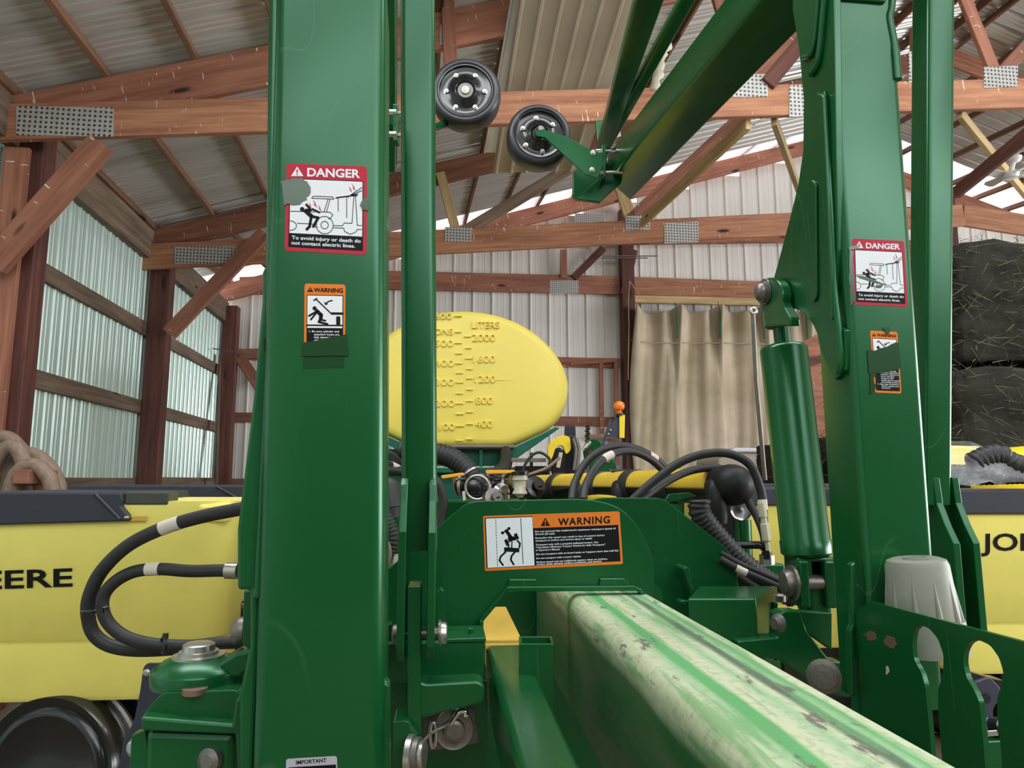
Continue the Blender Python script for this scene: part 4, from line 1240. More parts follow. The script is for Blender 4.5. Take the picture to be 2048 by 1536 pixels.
rt, rb = 56/FPX*YG, 62/FPX*YG
MB().lathe(c_t, axd, [(-.004, rt*.45), (-.006, rt*.75), (-.002, rt*.93), (.008, rt), (Lg*.9, rb), (Lg*.9+.001, rb*1.1), (Lg, rb*1.12), (Lg+.05, rb*1.12)], 40).build('cap_body', GREYCAP, gc)
for k in range(10):
    a = 2*math.pi*k/10 + .25
    u = V((math.cos(a), math.sin(a), 0))
    MB().tube([c_t+axd*.02+u*(rt*.985), c_t+axd*Lg*.9+u*(rb*1.0)], [.001, .006], 8).build('cap_rib', GREYCAP, gc)
mm = MB(); mm.lathe(c_t, -axd, [(.0058, rt*.40), (.0075, rt*.40), (.0075, rt*.36), (.0058, rt*.36)], 30, cap=False); mm.build('top_ring', GREYCAP, gc)

# ------------------------------------------------------------------ pivot knuckle at lower left
kn = thing('pivot_knuckle', 'green cast hinge knuckle with a large steel pin on top', 'hinge', at(390, 1500, 1.45))
YK = 1.27
kc = at(397, 1330, YK); s_ = YK/FPX
MB().lathe(kc, (0, 0, 1), [(-34*s_, 60*s_), (-32*s_, 82*s_), (-8*s_, 84*s_), (-4*s_, 82*s_), (10*s_, 64*s_), (16*s_, 50*s_)], 40).build('knuckle_cap', GREEN, kn)
plate('knuckle_arm', [(430, 1330), (470, 1306), (505, 1298), (505, 1335), (480, 1356), (430, 1360)], facing(YK+.01, .09), .07, GREEN, kn, bevel=.006)
pt = at(397, 1310, YK)
MB().lathe(pt, (0, 0, 1), [(-4*s_, 48*s_), (0, 48*s_), (1*s_, 48*s_), (2*s_, 36*s_), (8*s_, 36*s_), (9*s_, 30*s_), (20*s_, 29*s_), (23*s_, 24*s_), (23*s_, 10*s_)], 32).build('pivot_pin', STEEL, kn)
MB().lathe(at(397, 1298, YK), (0, 0, 1), [(9*s_, 23*s_), (9.6*s_, 23*s_), (9.6*s_, 10*s_)], 24).build('pin_top', RUSTY, kn)
MB().lathe(at(385, 1385, YK), (0, 0, 1), [(-8*s_, 46*s_), (30*s_, 44*s_)], 28).build('knuckle_neck', GREEN, kn)
MB().lathe(at(390, 1380, YK-.07), (0, 0, 1), [(-6*s_, 22*s_), (4*s_, 22*s_)], 24).build('bushing', RUSTY, kn)
plate('knuckle_block', rpoly([(312, 1398), (330, 1385), (472, 1380), (490, 1400), (470, 1440), (470, 1448), (330, 1455), (282, 1436)], 6), facing(YK-.03, .09), .14, GREEN, kn, bevel=.012)
plate('knuckle_shelf', [(280, 1434), (478, 1450), (476, 1470), (282, 1462)], facing(YK-.06, .09), .18, GREEN, kn, bevel=.004)
plate('knuckle_body', [(290, 1462), (468, 1468), (470, 1640), (288, 1640)], facing(YK-.04, .09), .14, GREEN, kn, bevel=.01)
plate('knuckle_side', [(470, 1400), (490, 1380), (500, 1300), (520, 1300), (520, 1640), (478, 1640), (470, 1470), (462, 1455)], facing(YK-.09, .09), .03, GREEN, kn, bevel=.005)
MB().lathe(at(283, 1490, YK-.05), (-.25, -1, 0), [(0, 22*s_), (.004, 22*s_), (.006, 15*s_), (.018, 15*s_), (.02, 10*s_)], 24).build('flange_bolt', STEEL, kn)
plate('bolt_tab', rpoly([(262, 1470), (290, 1460), (300, 1540), (258, 1540)], 6), facing(YK-.03, .09), .02, GREEN, kn)
MB().lathe(at(424, 1520, YK-.08), (-.3, -1, .1), [(0, 22*s_), (.01, 22*s_), (.014, 12*s_)], 20).build('side_bolt', STEEL_DK, kn)
# pin eye at the hose end
pe = thing('hose_clevis', 'green clevis plate with a round steel pin head beside the hoses', 'bracket', at(492, 1250, 1.3))
plate('clevis_plate', [(487, 1182), (506, 1180), (506, 1296), (500, 1300), (484, 1290)], facing(1.3, .09), .05, GREEN, pe, bevel=.004)
MB().lathe(at(486, 1262, 1.29), (-1, -.3, 0), [(0, .024), (.006, .024), (.014, .020), (.020, .012)], 24).build('pin_head', STEEL_DK, pe)

# ------------------------------------------------------------------ seed hoppers
def hopper(label, plane, px0, px1, py_top, py_bot, lid_h, depth, text=None, lid_px=None, group='yellow seed hoppers', badge=False, latch=True, right_end=True):
    """moulded seed box: front on 'plane' between two photo columns"""
    A, Bq = plane.hit(px0, py_top), plane.hit(px1, py_top)
    ux = (Bq-A).normalized(); W = (Bq-A).length; n = plane.n
    ztop = A.z; zbot = plane.hit((px0+px1)/2, py_bot).z; H = ztop-zbot
    c = (A+Bq)/2 - n*depth/2
    h = thing('seed_hopper', label, 'hopper', V((c.x, c.y, zbot)), group=None)
    # body: rounded box narrowing to the bottom, with a step line
    rings = []
    for f, w, dd, off in ((0, 1.0, 1.0, 0), (.04, 1.0, 1.0, 0), (.10, .985, .98, 0), (.69, .965, .96, 0), (.70, .945, .93, 0), (.72, .94, .925, 0), (.97, .93, .90, 0), (1.0, .89, .86, 0)):
        q = V((c.x, c.y, ztop-H*f))
        rings.append(rtube_section(q, ux, n, W*w, depth*dd, .07 if f < 1 else .05, 6))
    body = MB().loft(rings).build('body', YEL_HOP, h)
    # corner mouldings at the top of the box
    for sx_ in ((1,) if right_end else (-1, 1)):
        e = V((c.x, c.y, ztop-H*.06)) + ux*sx_*(W/2-.05) + n*(depth/2-.012)
        MB().box(e, ux*.09, n*.035, UP*H*.10).build('corner_boss', YEL_HOP, h, .012)
    # lid with sloped end
    zl = ztop + .003
    l0 = V((c.x, c.y, zl)) - ux*(W/2+.01); 
    lw = W*.86
    prof = [(0, 0), (lw*.96, .0), (lw, .02), (lw*.975, lid_h*.55), (lw*.975, lid_h), (0, lid_h)]
    f0 = l0 + n*(depth/2+.012) - UP*lid_h*.42
    if lid_px:
        MB().prism([plane.hit(x, y, .014) for x, y in lid_px], -n*(depth+.02)).build('lid', LID, h, .006)
        lw = (plane.hit(lid_px[1][0], lid_px[1][1], .014)-plane.hit(lid_px[0][0], lid_px[0][1], .014)).length
        f0 = plane.hit(lid_px[-1][0], lid_px[-1][1]-6, .014); lid_h = (plane.hit(*lid_px[0]).z-f0.z)
    else:
        MB().prism([f0+ux*a+UP*b for a, b in prof], -n*(depth+.02)).build('lid', LID, h, .006)
    MB().box(V((c.x, c.y, zbot/2)), ux*W*.35, n*depth*.5, UP*zbot).build('row_unit_shank', PLASTIC, h, .01)
    MB().tube([f0+ux*lw*.82+UP*lid_h*.95+n*.001, f0+ux*lw*.985+UP*lid_h*.12+n*.001], .005, 6).build('lid_rib', LID, h)
    if latch:
        MB().box(f0+ux*(lw+.055)+UP*lid_h*.80-n*.05, ux*.12, n*.08, UP*lid_h*.45).build('lid_latch', LID_G, h, .006)
    MB().lathe(f0+ux*(lw+.005)+UP*.015, ux, [(0, .004), (.012, .004)], 10).build('lid_pin', STEEL, h)
    # a slot pressed in the rim
    MB().box(f0+ux*(lw+.035)+UP*.012-n*.010, ux*.05, n*.004, UP*.016).build('rim_slot', YEL_DULL, h, .002)
    if text:
        s, p0, p1, cap = text
        lettering('lettering', s, p0, p1, cap, Plane(plane.p - n*.008, n), INK, h, .004, .02, spacing=1.0)
    return h, f0, ux, n, W, ztop, zbot
PH1 = facing(2.12, .09)
h1 = hopper('large yellow seed hopper with dark lid behind the looped black hoses', PH1, -70, 466, 1003, 1408, .075, .50, ('JOHN DEERE', (-365, 1190), (145, 1172), 37), lid_px=[(-90, 984), (243, 985), (246, 1000), (243, 1012), (263, 1038), (255, 1043), (-90, 1053)])
h2 = hopper('yellow seed hopper set behind the looped hoses, lid just above its neighbour', facing(2.95, .09), 140, 560, 995, 1300, .075, .5)
h3 = hopper('yellow seed hopper with a bagged hose on its dark lid', facing(2.46, .05), 1872, 2330, 1010, 1352, .085, .5, ('JOHN DEERE', (1962, 1101), (2340, 1099), 35))
h4 = hopper('yellow seed hopper behind the green hydraulic cylinder', facing(2.95, .09), 1448, 1840, 998, 1300, .075, .5)
h5 = hopper('yellow seed hopper partly hidden behind the cylinder and right post', facing(3.6, .09), 1380, 1700, 985, 1240, .07, .5)
# round badge on the right hopper, only its right edge shows past the ear
PBd = Plane(facing(2.46, .05).p-facing(2.46, .05).n*.008, facing(2.46, .05).n)
m = MB(); m.prism([PBd.hit(x, y, .004) for x, y in rpoly([(1880, 1062), (1918, 1050), (1938, 1056), (1950, 1092), (1948, 1112), (1930, 1132), (1890, 1126)], 9)], PBd.n*-.001)
bd = m.build('badge', INK, h3[0])
m = MB(); m.prism([PBd.hit(x, y, .005) for x, y in rpoly([(1885, 1066), (1917, 1055), (1934, 1060), (1945, 1092), (1943, 1110), (1928, 1126), (1893, 1121)], 8)], PBd.n*-.0006)
m.build('badge_ring', YEL_HOP, bd)
m = MB(); m.prism([PBd.hit(x, y, .006) for x, y in rpoly([(1889, 1069), (1916, 1059), (1931, 1064), (1940, 1092), (1935, 1108), (1926, 1120), (1896, 1116)], 7)], PBd.n*-.0006)
m.build('badge_field', INK, bd)
for pts in ([(1925, 1106), (1932, 1112), (1938, 1114)], [(1926, 1098), (1932, 1106)]):
    m = MB(); stroke(m, pts, 2.2, PBd, .0075); m.build('badge_mark', YEL_HOP, bd)
# mounting bracket and lower lip of the left hopper
hb = thing('hopper_bracket', 'dark steel bracket bolted under the left hopper corner', 'bracket', at(300, 1420, 1.9))
PHB = facing(1.93, .09)
plate('bracket_plate', rpoly([(286, 1335), (294, 1326), (345, 1326), (345, 1400), (318, 1412), (300, 1440), (288, 1480), (270, 1510), (262, 1545), (238, 1545), (244, 1490), (268, 1440), (280, 1380)], 6), PHB, .006, NAVY, hb)
MB().lathe(PHB.hit(294, 1345, .001), PHB.n, [(0, .009), (.004, .009), (.007, .005)], 16).build('bolt', STEEL, hb)
hb2 = thing('hopper_bracket', 'dark steel strap plate behind the hose fitting', 'bracket', at(480, 1230, 2.3))
plate('bracket_plate', rpoly([(476, 1205), (492, 1200), (492, 1300), (465, 1310), (462, 1280)], 4), facing(2.3, .09), .006, PLASTIC, hb2)
MB().lathe(facing(2.3, .09).hit(482, 1212, .001), (0, -1, 0), [(0, .010), (.006, .008)], 14).build('bolt', STEEL_DK, hb2)
# black disc housing below it
dh = thing('disc_housing', 'large black round disc housing below the yellow hopper', 'disc', at(90, 1500, 2.0))
dc_ = at(88, 1552, 2.02); s_ = 2.02/FPX*.95
dax = V((-.12, -1, .06)).normalized()
MB().lathe(dc_, dax, [(-.09, 140*s_), (-.05, 152*s_), (-.01, 152*s_), (.004, 146*s_), (.0, 138*s_), (-.004, 128*s_), (.006, 122*s_), (.008, 112*s_), (.002, 106*s_), (.004, 20*s_)], 56).build('disc_cover', PLASTIC, dh)
MB().lathe(dc_-dax*.10, dax, [(0, 156*s_), (.012, 157*s_), (.014, 150*s_)], 56).build('disc_blade', STEEL, dh)
# purple-grey bracket seen through the slotted plate
rb_ = thing('row_unit_bracket', 'blue-grey steel arm with a round hole behind the slotted plate', 'bracket', at(1975, 1480, 1.9))
PRB = facing(1.9, .05)
arm = rpoly([(1948, 1365), (1980, 1354), (2003, 1378), (1998, 1400), (1986, 1418), (1988, 1460), (1960, 1450), (1956, 1400)], 8)
plate('arm_plate', arm, PRB, .012, NAVY, rb_)
MB().lathe(PRB.hit(1972, 1397, .001), PRB.n, [(-.004, .013), (.0006, .013)], 20).build('arm_hole', DARK, rb_)
plate('black_guard', rpoly([(1930, 1340), (1955, 1348), (1990, 1358), (2010, 1360), (2010, 1400), (1940, 1395)], 8), facing(2.05, .05), .05, PLASTIC, rb_)
vl = thing('valve_fitting', 'small black valve with a blue tab and silver bracket behind the slot', 'valve', at(1975, 1455, 1.8))
MB().lathe(at(1982, 1452, 1.82), (.4, -1, .2), [(0, .022), (.03, .022), (.036, .012)], 18).build('valve_body', PLASTIC, vl)
plate('blue_tab', [(1962, 1446), (1978, 1434), (1972, 1450), (1964, 1456)], facing(1.79, 0), .004, BLUE, vl)
plate('silver_bracket', rpoly([(1966, 1448), (1974, 1446), (1976, 1462), (1996, 1460), (1998, 1472), (1968, 1474)], 2), facing(1.785, 0), .003, STEEL, vl)
gb_ = thing('steel_block', 'green steel block low behind the slotted plate', 'steel block', at(1980, 1520, 1.8))
plate('block', [(1940, 1484), (2010, 1480), (2012, 2400), (1940, 2400)], facing(1.78, 0), .10, GREEN, gb_, bevel=.004)

# ------------------------------------------------------------------ bagged hose on the right lid, second yellow part
bg = thing('bagged_hose', 'black ribbed hose in a clear plastic bag on the right hopper lid', 'hose', at(1980, 960, 2.4))
PBG = facing(2.5, .05)
for ii, pts in enumerate(([(1885, 948), (1960, 950), (2030, 948), (2120, 946)], [(1945, 928), (1975, 914), (2000, 912), (2020, 926), (2050, 935)])):
    pp, rr = corrugated(spline([PBG.hit(x, y, .03*ii) for x, y in pts], 8), .034 if ii == 0 else .038, .08, .28)
    MB().tube(pp, rr, 16).build('ribbed_hose', RUBBER, bg)
def blanket(name, cols, rows, mat, parent, seed=1, amp=.008):
    rnd = random.Random(seed); m = MB(); n = len(cols[0])
    vs = [p + V((rnd.uniform(-amp, amp), rnd.uniform(-amp, amp), rnd.uniform(-amp, amp))) for c in cols for p in c]
    fs = [(i*n+j, i*n+j+1, (i+1)*n+j+1, (i+1)*n+j) for i in range(len(cols)-1) for j in range(n-1)]
    m.add(vs, fs, True); return m.build(name, mat, parent)
prof = [(1850, 884), (1900, 886), (1940, 888), (1975, 893), (2000, 900), (2020, 915), (2050, 926), (2100, 940)]
cols = []
for x, y in prof:
    t_, b_ = PBG.hit(x, y, -.02), PBG.hit(x, 968, .07)
    cols.append([t_ - PBG.n*.10] + [t_.lerp(b_, k/6) + PBG.n*.03*math.sin(k/6*math.pi) for k in range(7)])
blanket('plastic_bag', cols, 8, BAG, bg, 3, .010)
yt = thing('yellow_jug', 'yellow rounded tank top beyond the bagged hose', 'tank', at(2040, 920, 3.4))
MB().lathe(at(2060, 960, 3.4), (0, 0, 1), [(-.06, .24), (.06, .24), (.12, .20), (.15, .12), (.16, .02)], 32).build('tank_top', YEL_PLAIN, yt)
yb = thing('yellow_box', 'pale yellow box seen in the gap right of the link tube', 'box', at(1920, 905, 3.0))
plate('box', [(1850, 890), (1960, 892), (1990, 925), (1990, 968), (1850, 968)], facing(2.95, .05), .2, YEL_HOP, yb, bevel=.01)

# ------------------------------------------------------------------ liquid tank
PTK = facing(5.15, .09)
tk = thing('liquid_tank', 'big yellow oval tank with raised litre and gallon scale', 'tank', at(925, 893, 5.9))
half = [(925, 617), (960, 619), (1000, 627), (1040, 642), (1076, 664), (1108, 695), (1130, 727), (1142, 765), (1139, 800), (1128, 830), (1106, 856), (1066, 876), (1026, 893)]
CXT = 925
outline = half + [(2*CXT-x, y) for x, y in reversed(half) if x > CXT]
outline = [tuple(p) for p in rpoly(outline, 14, 3)]
cpx = (CXT, 760)
def ring(scale, back):
    ps = [PTK.hit(cpx[0]+(x-cpx[0])*scale, cpx[1]+(y-cpx[1])*scale) for x, y in outline]
    return [p - PTK.n*back for p in ps]
m = MB(); m.loft([ring(.30, .000), ring(.88, .004), ring(.94, .012), ring(.975, .035), ring(.995, .08), ring(1.0, .14), ring(1.0, 1.4), ring(.97, 1.48), ring(.85, 1.52)], cap=True)
m.build('tank_shell', YEL_TANK, tk)
def raised(s, x0, x1, y, cap):
    lettering('raised_lettering', s, (x0, y), (x1, y-0), cap, PTK, YEL_TANK, tk, .012, .0, depth=.014)
raised('LITERS', 944, 999, 656, 14); raised('GALLONS', 823, 906, 669, 13)
for s, x0, x1, y in (('2000', 944, 991, 682), ('1600', 946, 991, 725), ('1200', 949, 991, 765), ('800', 951, 986, 808), ('400', 951, 985, 855)): raised(s, x0, x1, y, 15)
for s, x0, x1, y in (('600', 868, 904, 638), ('500', 868, 907, 693), ('400', 868, 908, 733), ('300', 868, 908, 771), ('200', 868, 909, 813), ('100', 878, 909, 860)): raised(s, x0, x1, y, 14)
def tick(x0, x1, y):
    a, b = PTK.hit(x0, y, .004), PTK.hit(x1, y, .004)
    MB().box((a+b)/2, b-a, PTK.n*.014, UP*.010).build('scale_tick', YEL_TANK, tk, .003)
for x0, x1, y in ((908, 924, 632), (909, 923, 664), (928, 943, 673), (909, 924, 686), (930, 943, 696), (910, 925, 707), (930, 945, 717), (910, 925, 727), (932, 946, 738), (911, 926, 746), (932, 946, 757), (911, 927, 765), (932, 946, 779), (911, 926, 787), (932, 946, 802), (911, 927, 807), (932, 946, 824), (911, 927, 828), (932, 946, 848), (911, 928, 852), (932, 946, 878), (911, 926, 881)): tick(x0, x1, y)
a, b = PTK.hit(990, 760, .001), PTK.hit(1125, 764, -.02)
MB().tube([a, b], .004, 6).build('mould_seam', YEL_TANK, tk)
# cradle
cr = thing('tank_cradle', 'teal green steel cradle holding the yellow tank', 'cradle', at(940, 960, 5.3))
PCr = facing(5.12, .09)
plate('cradle_wing', [(1024, 895), (1112, 853), (1120, 856), (1022, 925), (1003, 938), (1003, 895)], PCr, .05, TEAL, cr, bevel=.006)
plate('cradle_wing', [(826, 895), (738, 853), (730, 856), (828, 925), (850, 938), (850, 895)], PCr, .05, TEAL, cr, bevel=.006)
MB().box((PCr.hit(790, 893)+PCr.hit(1062, 893))/2-PCr.n*.7, V((.72, .06, 0)), PCr.n*1.5, UP*.02).build('cradle_floor', STEEL_DK, cr, .003)
for x0, x1 in ((770, 890), (893, 960), (964, 1005)):
    plate('cradle_panel', [(x0, 898), (x1, 898), (x1, 932), (x0, 932)], facing(5.2, .09), .03, TEAL, cr, bevel=.006)
for x in (891, 962): plate('panel_rib', [(x-3, 896), (x+3, 896), (x+3, 936), (x-3, 936)], PCr, .04, TEAL, cr)
plate('cradle_beam', [(760, 934), (1035, 934), (1035, 946), (760, 946)], facing(5.08, .09), .12, TEAL, cr, bevel=.006)
plate('cradle_lower', [(760, 946), (960, 946), (960, 1010), (760, 1010)], facing(5.15, .09), .15, TEAL, cr, bevel=.006)
for x in (770, 1000):
    q = at(x, 970, 5.35); MB().box(V((q.x, q.y, q.z/2)), V((.1, 0, 0)), V((0, .1, 0)), V((0, 0, q.z))).build('cradle_leg', TEAL, cr, .004)
plate('cradle_post', [(1003, 895), (1022, 895), (1022, 935), (1003, 935)], facing(5.25, .09), .05, STEEL_DK, cr)

# ------------------------------------------------------------------ manifold pipe with sphere cap
mp_ = thing('manifold_pipe', 'yellow air manifold pipe, shade painted below, with a black domed end cap', 'pipe', at(1300, 975, 2.9))
pa, pb = at(1080, 975, 3.6), at(1462, 970, 2.35)
axm = (pb-pa).normalized(); Lm = (pb-pa).length
ra = .062
mpm = Mat('shade_painted_pipe', srgb(226, 190, 60), .25, 0, .3)
g_ = mpm.n('ShaderNodeTexCoord'); sp_ = mpm.n('ShaderNodeSeparateXYZ'); mpm.link(g_.outputs['Object'], sp_.inputs[0])
ad_ = mpm.n('ShaderNodeMath', operation='ADD'); ad_.inputs[1].default_value = .5
mu_ = mpm.n('ShaderNodeMath', operation='MULTIPLY_ADD'); mu_.inputs[1].default_value = 12; mu_.inputs[2].default_value = .5
mpm.link(sp_.outputs[2], mu_.inputs[0])
mpm.base(mpm.ramp(mu_.outputs[0], .46, .56, srgb(24, 24, 26), srgb(214, 180, 56)))  # black below is the yellow pipe's shade, painted into its colour
MB().lathe(pa, axm, [(0, ra), (Lm, ra)], 28).build('pipe', mpm.m, mp_)
MB().lathe(pb, axm, [(-.05, ra*1.04), (-.02, ra*1.06), (0, ra*1.10), (.02, ra*1.08), (.04, ra*.98), (.058, ra*.8), (.07, ra*.55), (.076, ra*.28), (.078, ra*.03)], 32).build('end_cap', PLASTIC_MATTE, mp_)
for t in (.15, .42, .60, .78):
    q = pa.lerp(pb, t)
    MB().lathe(q, axm, [(-.03, ra*1.03), (-.028, ra*1.08), (.028, ra*1.08), (.03, ra*1.03)], 28).build('coupling', RUBBER, mp_)
for t in (.30, .52, .93):
    q = pa.lerp(pb, t)
    MB().tube(spline([q+V((0, -.02, -.01)), q+V((-.01, -.08, -.005)), q+V((-.015, -.10, -.05)), q+V((-.015, -.10, -.12))], 5), .034, 16).build('outlet_elbow', PLASTIC_MATTE, mp_)
    MB().tube([q+UP*ra+V((-.03, 0, .002)), q+UP*ra+V((.03, 0, .002))], .008, 8).build('pipe_clip', PLASTIC, mp_)

# ------------------------------------------------------------------ hoses
def hose(label, pts, r, mat=RUBBER, ribbed=False, tags=(), name='hydraulic_hose', group=None, n=14, fittings=()):
    P = spline(pts, 10)
    t = thing(name, label, 'hose', P[0], group=group)
    if ribbed:
        q, rr = corrugated(P, r); MB().tube(q, rr, n).build('ribbed_hose', mat, t)
    else:
        MB().tube(P, r, n).build('hose', mat, t)
    for f in tags:
        i = int(f*(len(P)-2)); MB().tube(P[i:min(i+6, len(P))], r*1.05, n).build('paper_tag', TAG, t)
    for f, mt_, k in fittings:
        i = int(f*(len(P)-2)); MB().tube([P[i], P[i+1]], r*k, n).build('fitting', mt_, t)
    return t
def hz(L, Y, dY=0):
    n = len(L); return [at(x, y, Y+dY*i/max(1, n-1)) for i, (x, y) in enumerate(L)]
hose('black hydraulic hose forming the outer loop before the left hopper', hz([(520, 1010), (470, 1020), (405, 1033), (330, 1055), (258, 1090), (205, 1140), (180, 1190), (176, 1230), (188, 1268), (222, 1292), (280, 1300), (360, 1296), (420, 1290)], 1.36, .08), 13.0/FPX*1.4, tags=(.22,))
hose('black hydraulic hose forming the inner loop with a grey swivel fitting', hz([(476, 1142), (440, 1141), (380, 1142), (320, 1138), (270, 1143), (232, 1162), (208, 1190), (206, 1222), (222, 1252), (256, 1276), (310, 1289), (380, 1292), (440, 1286), (500, 1284)], 1.38, .02), 12.0/FPX*1.4, tags=(.24,), fittings=((0, STEEL, 1.28), (.008, STEEL, 1.28), (.016, STEEL, 1.28), (.024, STEEL, 1.28), (.032, STEEL, 1.28), (.04, STEEL, 1.28), (.05, STEEL, 1.28)))
zt_ = thing('cable_tie', 'black cable tie around the paired loop hoses, low bend', 'cable tie', at(330, 1295, 1.36)); 
MB().tube([at(328, 1272, 1.34), at(332, 1290, 1.33), at(328, 1308, 1.34), at(322, 1300, 1.42), at(322, 1280, 1.42), at(328, 1272, 1.34)], .003, 6).build('tie_band', PLASTIC, zt_)
MB().box(at(331, 1272, 1.335), V((.008, 0, 0)), V((0, .006, 0)), V((0, 0, .01))).build('tie_head', PLASTIC, zt_)
zt2 = thing('cable_tie', 'black cable tie on the loop hoses at their side bend', 'cable tie', at(190, 1225, 1.36))
MB().tube([at(163, 1223, 1.36), at(185, 1224, 1.335), at(214, 1215, 1.345), at(216, 1215, 1.42), at(165, 1224, 1.43), at(163, 1223, 1.36)], .003, 6).build('tie_band', PLASTIC, zt2)
MB().box(at(200, 1221, 1.335), V((.012, 0, 0)), V((0, .006, 0)), V((0, 0, .009))).build('tie_head', PLASTIC, zt2)
# arcs over the cross plate
hose('thin black hose arching over the cross plate, outer of the pair with a tag', hz([(1143, 1000), (1150, 965), (1172, 925), (1205, 899), (1240, 891), (1280, 900), (1312, 918), (1330, 935)], 2.3, .3), 8/FPX*2.3, tags=(.80,))
hose('thin black hose arching over the cross plate, inner of the pair', hz([(1166, 1000), (1172, 970), (1195, 930), (1228, 907), (1265, 903), (1300, 918), (1325, 940), (1345, 962)], 2.28, .3), 8/FPX*2.3, tags=(.35,))
hose('black hose rising over the manifold down to a white fitting', hz([(1265, 1000), (1310, 960), (1360, 925), (1410, 908), (1460, 908), (1500, 930), (1520, 975), (1526, 1010), (1528, 1060)], 2.2, .0), 8.5/FPX*2.2, tags=(.86,), fittings=((.93, GREYCAP, .9), (.98, GREYCAP, 1.0)))
hose('black hose lying low over the manifold pipe', hz([(1280, 1000), (1330, 965), (1380, 942), (1430, 936), (1470, 946), (1490, 975)], 2.2, .35), 8.5/FPX*2.15)
hose('black hose rising from the elbow fitting to the domed cap', hz([(1530, 1100), (1528, 1070), (1515, 1035), (1498, 1005), (1490, 980)], 2.24, .1), 8.5/FPX*2.2)
hose('thick black ribbed hose dropping from the manifold to the frame', hz([(1398, 1000), (1402, 1030), (1440, 1080), (1490, 1130), (1545, 1170), (1590, 1195)], 2.16, .0), 21/FPX*2.16, RUBBER, True, name='corrugated_hose')
hose('black ribbed hose lower down under the paired straight hoses', hz([(1470, 1150), (1520, 1180), (1570, 1196), (1600, 1200)], 2.14, .0), 10/FPX*2.1, RUBBER, True, name='corrugated_hose')
hose('straight black hose running to the cylinder foot, upper', hz([(1440, 1105), (1480, 1128), (1530, 1150), (1572, 1170)], 2.08, -.02), 6/FPX*2.1)
hose('straight black hose running to the cylinder foot, lower', hz([(1440, 1118), (1480, 1140), (1525, 1160), (1570, 1180)], 2.06, -.02), 7/FPX*2.1, tags=(.3,))
# ribbed hose before the tank
hose('black ribbed hose curving from behind the link to a clamped elbow', hz([(800, 900), (862, 905), (900, 914), (930, 936), (952, 965)], 3.2, -.1), 20/FPX*3.15, RUBBER, True, name='corrugated_hose', fittings=((.88, STEEL, 1.1),))
hose('short black ribbed hose bending down below the cradle', hz([(1012, 902), (1013, 920), (1006, 938), (992, 950), (980, 960)], 5.1, -1.95), 15/FPX*3.7, RUBBER, True, name='corrugated_hose')
hose('black ribbed hose hanging in the gap beside the thick post', hz([(762, 1020), (775, 1050), (782, 1075), (775, 1100), (765, 1125)], 1.9), 16/FPX*1.9, RUBBER, True, name='corrugated_hose')
hose('black hose sloping in the gap beside the thick post, upper', hz([(740, 895), (768, 905), (800, 930), (830, 1000), (835, 1060)], 2.6, .9), 10/FPX*2.6)
hose('black hose sloping in the gap beside the thick post, tagged', hz([(740, 905), (768, 925), (805, 945), (830, 980), (828, 1060)], 2.55, 1.0), 10/FPX*2.55, tags=(.35,))
hose('black ribbed hose crossing level in the gap beside the thick post', hz([(740, 937), (770, 938), (810, 944), (838, 960), (846, 1060)], 2.6, .9), 11/FPX*2.6, RUBBER, True, name='corrugated_hose')
hose('black hose bowing out behind the link tube', hz([(850, 955), (872, 962), (884, 985), (886, 1010), (880, 1040), (870, 1100), (862, 1200)], 2.4), 9/FPX*2.4)
hose('thin wire hose dangling in the gap beside the thick post', hz([(772, 1080), (778, 1095), (779, 1115), (772, 1140), (766, 1150)], 1.85), 4/FPX*1.85, HOSE_BROWN)
kb = thing('rubber_boot', 'black rubber boot and elbow in the gap beside the thick post', 'fitting', at(775, 985, 2.0))
MB().lathe(at(776, 970, 2.0), (.1, 0, -1), [(-.02, .01), (-.012, .022), (.0, .030), (.05, .034), (.06, .036), (.062, .030), (.09, .028)], 24).build('boot', RUBBER, kb)
hose('thin black cable looped right of the milky filter bowl', hz([(1048, 1020), (1045, 948), (1060, 915), (1080, 905), (1100, 920), (1098, 945)], 3.45), 3/FPX*3.3)
hose('thin tan cable crossing beside the black meter', hz([(1040, 955), (1070, 945), (1095, 935), (1120, 915)], 3.4), 3/FPX*3.4, HOSE_BROWN)
hose('thin black cable dropping below the clamped elbow', hz([(1030, 935), (1005, 965), (985, 995), (975, 1010)], 3.1), 2.5/FPX*3.1)

# ------------------------------------------------------------------ valves, filter, clutter below the tank
def valve(label, cx, cy, Y, handle):
    v = thing('shutoff_valve', label, 'valve', at(cx, cy, Y))
    MB().lathe(at(cx-18, cy, Y), (1, -.2, 0), [(0, .03), (.01, .045), (.05, .045), (.06, .034), (.10, .034), (.105, .045), (.12, .045)], 24).build('valve_body', PLASTIC, v)
    for dx in (-10, 22):
        MB().lathe(at(cx+dx, cy, Y-.01), (1, -.2, 0), [(0, .048), (.012, .048)], 24).build('hose_clamp', STEEL, v)
    plate('valve_handle', rpoly(handle, 4), facing(Y-.07, 0), .02, ORANGE_Y, v, bevel=.004)
    return v
ORANGE_Y = plain('handle_yellow', srgb(244, 176, 50), .4)
valve('black shutoff valve with a tilted yellow handle below the tank', 930, 970, 3.1, [(881, 951), (926, 945), (930, 951), (884, 958)])
valve('black shutoff valve with a level yellow handle near the filter', 985, 968, 3.15, [(971, 940), (1030, 940), (1030, 946), (971, 948)])
el = thing('clamped_elbow', 'black elbow with silver clamp at the ribbed hose end', 'fitting', at(958, 975, 3.0))
MB().lathe(at(955, 972, 3.02), (.35, -.8, .1), [(-.05, .05), (0, .052), (.012, .056), (.02, .056), (.022, .05), (.028, .04), (.03, .01)], 28).build('elbow', PLASTIC, el)
